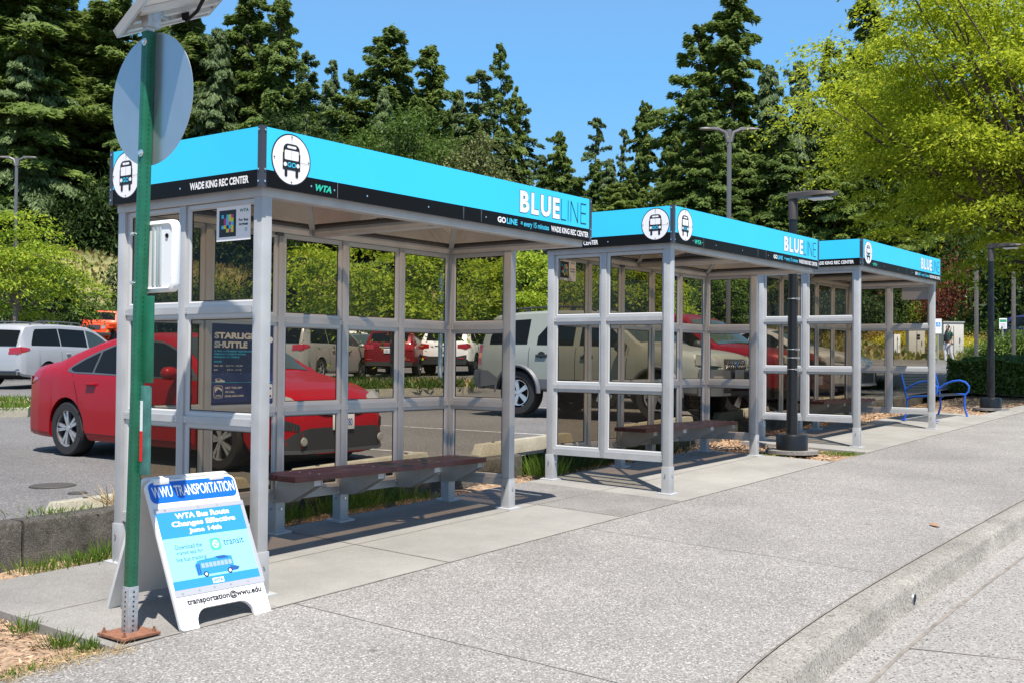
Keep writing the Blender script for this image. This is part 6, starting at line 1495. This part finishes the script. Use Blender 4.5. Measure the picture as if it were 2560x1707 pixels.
# planted island with tree, pole and weeds
M_curb2 = M_stop
def island(label, pts_px, dep0, h=.16):
    P = []
    for px, py in pts_px:
        v = ray(px, py); t = (.20+.029*CAM[0]-CAM[2])/(v.z-.029*v.x); P.append(Vector(CAM)+v*t)
    m = MB(); k = len(P); c0 = sum(P, Vector())/k
    top = [(p.x,p.y,LOT(p.x)+h) for p in P]; bot = [(p.x,p.y,LOT(p.x)-.05) for p in P]; inn = [(p.x+(c0.x-p.x)*.10,p.y+(c0.y-p.y)*.10,LOT(p.x)+h) for p in P]; i2 = [(q[0],q[1],q[2]-.04) for q in inn]
    m.grid([bot,top,inn,i2], M_curb2, close=True); m.face(i2, M_soil); o = m.build('planted_island', None); return struct(o), P, c0
isl, IP, c0 = island('island', [(800,992),(1000,988),(1170,984),(1185,975),(1165,968),(1000,962),(830,966)], 29)
def grass(name, pts, n, h, mat, spread, seed, label, cat, w_=.006, kind=None, lean_=.5):
    r = np.random.RandomState(seed); m_P = []; A = []; B = []
    c = np.array(pts)[r.randint(0,len(pts),n)]; off = r.normal(0,spread,(n,2)); hh = h*r.uniform(.35,1.2,n)
    base = np.stack([c[:,0]+off[:,0], c[:,1]+off[:,1], c[:,2]],1); d = np.stack([r.normal(0,lean_,n)+off[:,0]/spread*.2, r.normal(0,lean_,n)+off[:,1]/spread*.2, np.ones(n)],1); d = unit(d)*hh[:,None]
    o = quads(name, base+d*.5, d*.5, unit(np.cross(d, r.normal(0,1,(n,3))))*w_, mat)
    if kind: stuff(o, label, cat)
    else: tag(o, label, cat)
    return o
ipts = []
for _ in range(60):
    a, b = rr_.random(), rr_.random(); p = IP[0].lerp(IP[2], a).lerp(IP[6].lerp(IP[3], a), .12+.8*b); ipts.append((p.x,p.y,LOT(p.x)+.12))
grass('weeds', ipts, 5200, .26, M_leafG, .30, 5, 'mixed weeds covering the kerbed parking island', 'weeds', .02, 'stuff', .8)
grass('dry_grass', ipts[:16], 1500, .26, M_straw, .35, 6, 'dry grass on the left end of the parking island', 'grass', .014, 'stuff', .8)
isl2, IP2, _ = island('island', [(-80,1042),(70,1042),(90,1030),(70,1014),(-80,1012)], 22)
grass('grass', [(p.x*.7+_.x*.3,p.y*.7+_.y*.3,LOT(p.x)+.12) for p in IP2], 1800, .14, M_gr, .5, 8, 'short grass on the small island at the far left', 'grass', .012, 'stuff', .7)
# far kerb by the grass slope
m = MB(); 
for i in range(30):
    t0 = 14+i*1.2; a = onu(46.6, t0); b = onu(46.6, t0+1.2); d = Vector((UN[0],UN[1],0))*.25
    m.hexa([a+Vector((0,0,-.3)),b+Vector((0,0,-.3)),b+d+Vector((0,0,-.3)),a+d+Vector((0,0,-.3)),a+Vector((0,0,.17)),b+Vector((0,0,.17)),b+d+Vector((0,0,.17)),a+d+Vector((0,0,.17))])
struct(m.build('far_kerb', M_kerb))

# grass tufts and weeds near the camera ------------------------------------------------
def tuft(x, y, n, h, mat, spread, seed, label, w_=.0035, z=None, ln=.35, grp=None):
    o = grass('grass_tuft', [(x,y,(G(x,y)-.04) if z is None else z)], n, h, mat, spread, seed, label, 'grass tuft', w_, None, ln)
    if grp: o['group'] = grp
tuft(-.02,1.78,260,.12,M_gr,.09,1,'bright green grass tuft against the low wall, left of the nearest shelter')
tuft(-.33,1.80,200,.11,M_gr,.08,2,'small green tuft in the bark left of the bright grass tuft'); tuft(.16,1.75,140,.17,M_gr,.05,3,'green tuft just behind the back left post of the nearest shelter')
tuft(5.62,1.85,620,.26,M_gr,.10,4,'bright round grass clump by the gap in the low wall between the shelters',.004,None,.28)
tuft(-1.13,.55,90,.10,M_gr,.035,5,'thin green tuft on the edge of the left bed, farthest up the slab edge'); tuft(-1.16,.16,110,.10,M_gr,.035,6,'thin green tuft in the middle of the left slab edge'); tuft(-1.10,-.01,120,.08,M_gr,.03,66,'short tuft beside the slab edge near the rusty plate')
tuft(-1.20,-.10,230,.045,M_grd,.075,7,'low mossy green clump by the slab edge in the left bed',.003,None,.9); tuft(-1.50,-.14,90,.07,M_gr,.03,8,'small weed at the front of the left bed'); tuft(-1.62,-.16,120,.07,M_gr,.03,9,'tiny tuft at the lower left corner of the bark bed')
tuft(.62,2.40,60,.22,M_straw,.05,10,'dry straw clump in front of the left wheel stop',.004,wtop(.55)-.02,1.0); tuft(.1,2.36,160,.07,M_gr,.12,14,'low green weeds at the asphalt edge, left of the straw clump',.004,wtop(.1)-.02)
for i, x in enumerate(np.arange(1.0,3.6,.28)): tuft(x+rr_.uniform(-.1,.1),1.82+rr_.uniform(-.08,.1),150,rr_.uniform(.1,.3),M_gr,.09,20+i,'green grass tuft in the shaded bed under the bench of the nearest shelter', grp='shaded tufts behind the nearest shelter')
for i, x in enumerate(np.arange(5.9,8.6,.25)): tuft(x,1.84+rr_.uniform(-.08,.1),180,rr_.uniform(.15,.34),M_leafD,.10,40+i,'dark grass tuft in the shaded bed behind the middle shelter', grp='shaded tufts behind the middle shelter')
tuft(10.05,.06,900,.06,M_gr,.16,61,'bright green mat of grass beside the second shelter gap lamp footing',.004,None,.9); tuft(9.05,.9,300,.06,M_gr,.2,62,'thin green grass behind the lamp footing',.004,None,.9)
tuft(1.52,-.19,26,.03,M_gr,.02,63,'tiny weed in the pavement joint before the nearest shelter'); 
# dry grass along the front edge of the left bed
grass('dry_grass', [(-1.05-.09*i,-.235+.012*rr_.random(),G(-1.05-.09*i,-.24)) for i in range(12)]+[(-1.2,-.17,G(-1.2,-.17)-.03),(-1.35,-.2,G(-1.35,-.2)-.02)], 900, .05, M_straw, .045, 64, 'dry straw along the front edge of the left bed', 'grass', .0018, 'stuff', 1.6)
# bark chips
r = np.random.RandomState(12); n = 5200
cx_ = np.concatenate([r.uniform(-2.6,-1.08,3600), r.uniform(-1.0,9.0,1600)]); cy_ = np.concatenate([r.uniform(-.26,2.08,3600), r.uniform(1.64,2.08,1600)])
cz_ = np.array([G(a,b) for a,b in zip(cx_,cy_)])-.035+np.concatenate([.03*np.clip(1-np.abs(cy_[:3600]+.2)/.25,0,1), np.zeros(1600)])
A_ = unit(np.stack([r.normal(0,1,n),r.normal(0,1,n),r.normal(0,.22,n)],1))*r.uniform(.006,.034,(n,1))*np.where(r.rand(n)<.05,1.8,1)[:,None]; B_ = unit(np.cross(A_, np.stack([r.normal(0,.3,n),r.normal(0,.3,n),np.ones(n)],1)))*r.uniform(.003,.009,(n,1))
M_chip = leafmat('bark chips', [(.12,.065,.04),(.28,.155,.085),(.44,.29,.17),(.55,.42,.30)], .0)
stuff(quads('bark_chips', np.stack([cx_,cy_,cz_],1), A_, B_, M_chip), 'loose bark chips in the beds', 'bark chips')
n = 5200; cx_ = np.concatenate([r.uniform(8.92,10.13,900), r.uniform(10.2,30,4300)]); cy_ = np.where(cx_ < 10.14, r.uniform(-.18,2.05,n), np.where(cx_ < 17.6, r.uniform(1.4,2.05,n), r.uniform(.27,2.05,n)))
cz_ = np.array([G(a,b) for a,b in zip(cx_,cy_)])-.03
A_ = unit(np.stack([r.normal(0,1,n),r.normal(0,1,n),r.normal(0,.25,n)],1))*r.uniform(.015,.06,(n,1)); B_ = unit(np.cross(A_, np.stack([r.normal(0,.3,n),r.normal(0,.3,n),np.ones(n)],1)))*r.uniform(.008,.018,(n,1))
stuff(quads('bark_chips', np.stack([cx_,cy_,cz_],1), A_, B_, M_chip), 'loose bark chips in the far beds', 'bark chips')
# leaf on the pavement, drain hole in the kerb
v = ray(2337, 1315); t = 10
for _ in range(10): p = Vector(CAM)+v*t; t = (G(p.x,p.y)-CAM[2])/v.z
m = MB(); m.grid([[(-.05,-.02,0),(-.06,.0,.012),(-.045,.02,.004)],[(0,-.03,.006),(0,0,.022),(0,.03,.01)],[(.05,-.012,.002),(.075,0,.012),(.05,.015,.006)]]); o = m.build('dry_leaf', pmat('dry leaf',(.34,.17,.08),.8), smooth=60); o.location = (p.x,p.y,G(p.x,p.y)+.006); o.rotation_euler = (0,0,.9); tag(o, 'dry brown leaf lying alone on the pavement near the kerb', 'leaf')
x = 3.02; m = MB(); m.lathe([(.034,-.012),(.036,0),(.028,.0),(.027,-.01)], axis='y', n=18, c=(0,0,0), m=M_galv); m.lathe([(.028,-.0105),(0,-.0105)], axis='y', n=18, m=M_hole); o = m.build('drain_outlet', None, smooth=40); o.location = (x, kb(x)-.224, G(x,-2.9)-.085); tag(o, 'small round drain outlet in the kerb face', 'drain outlet')
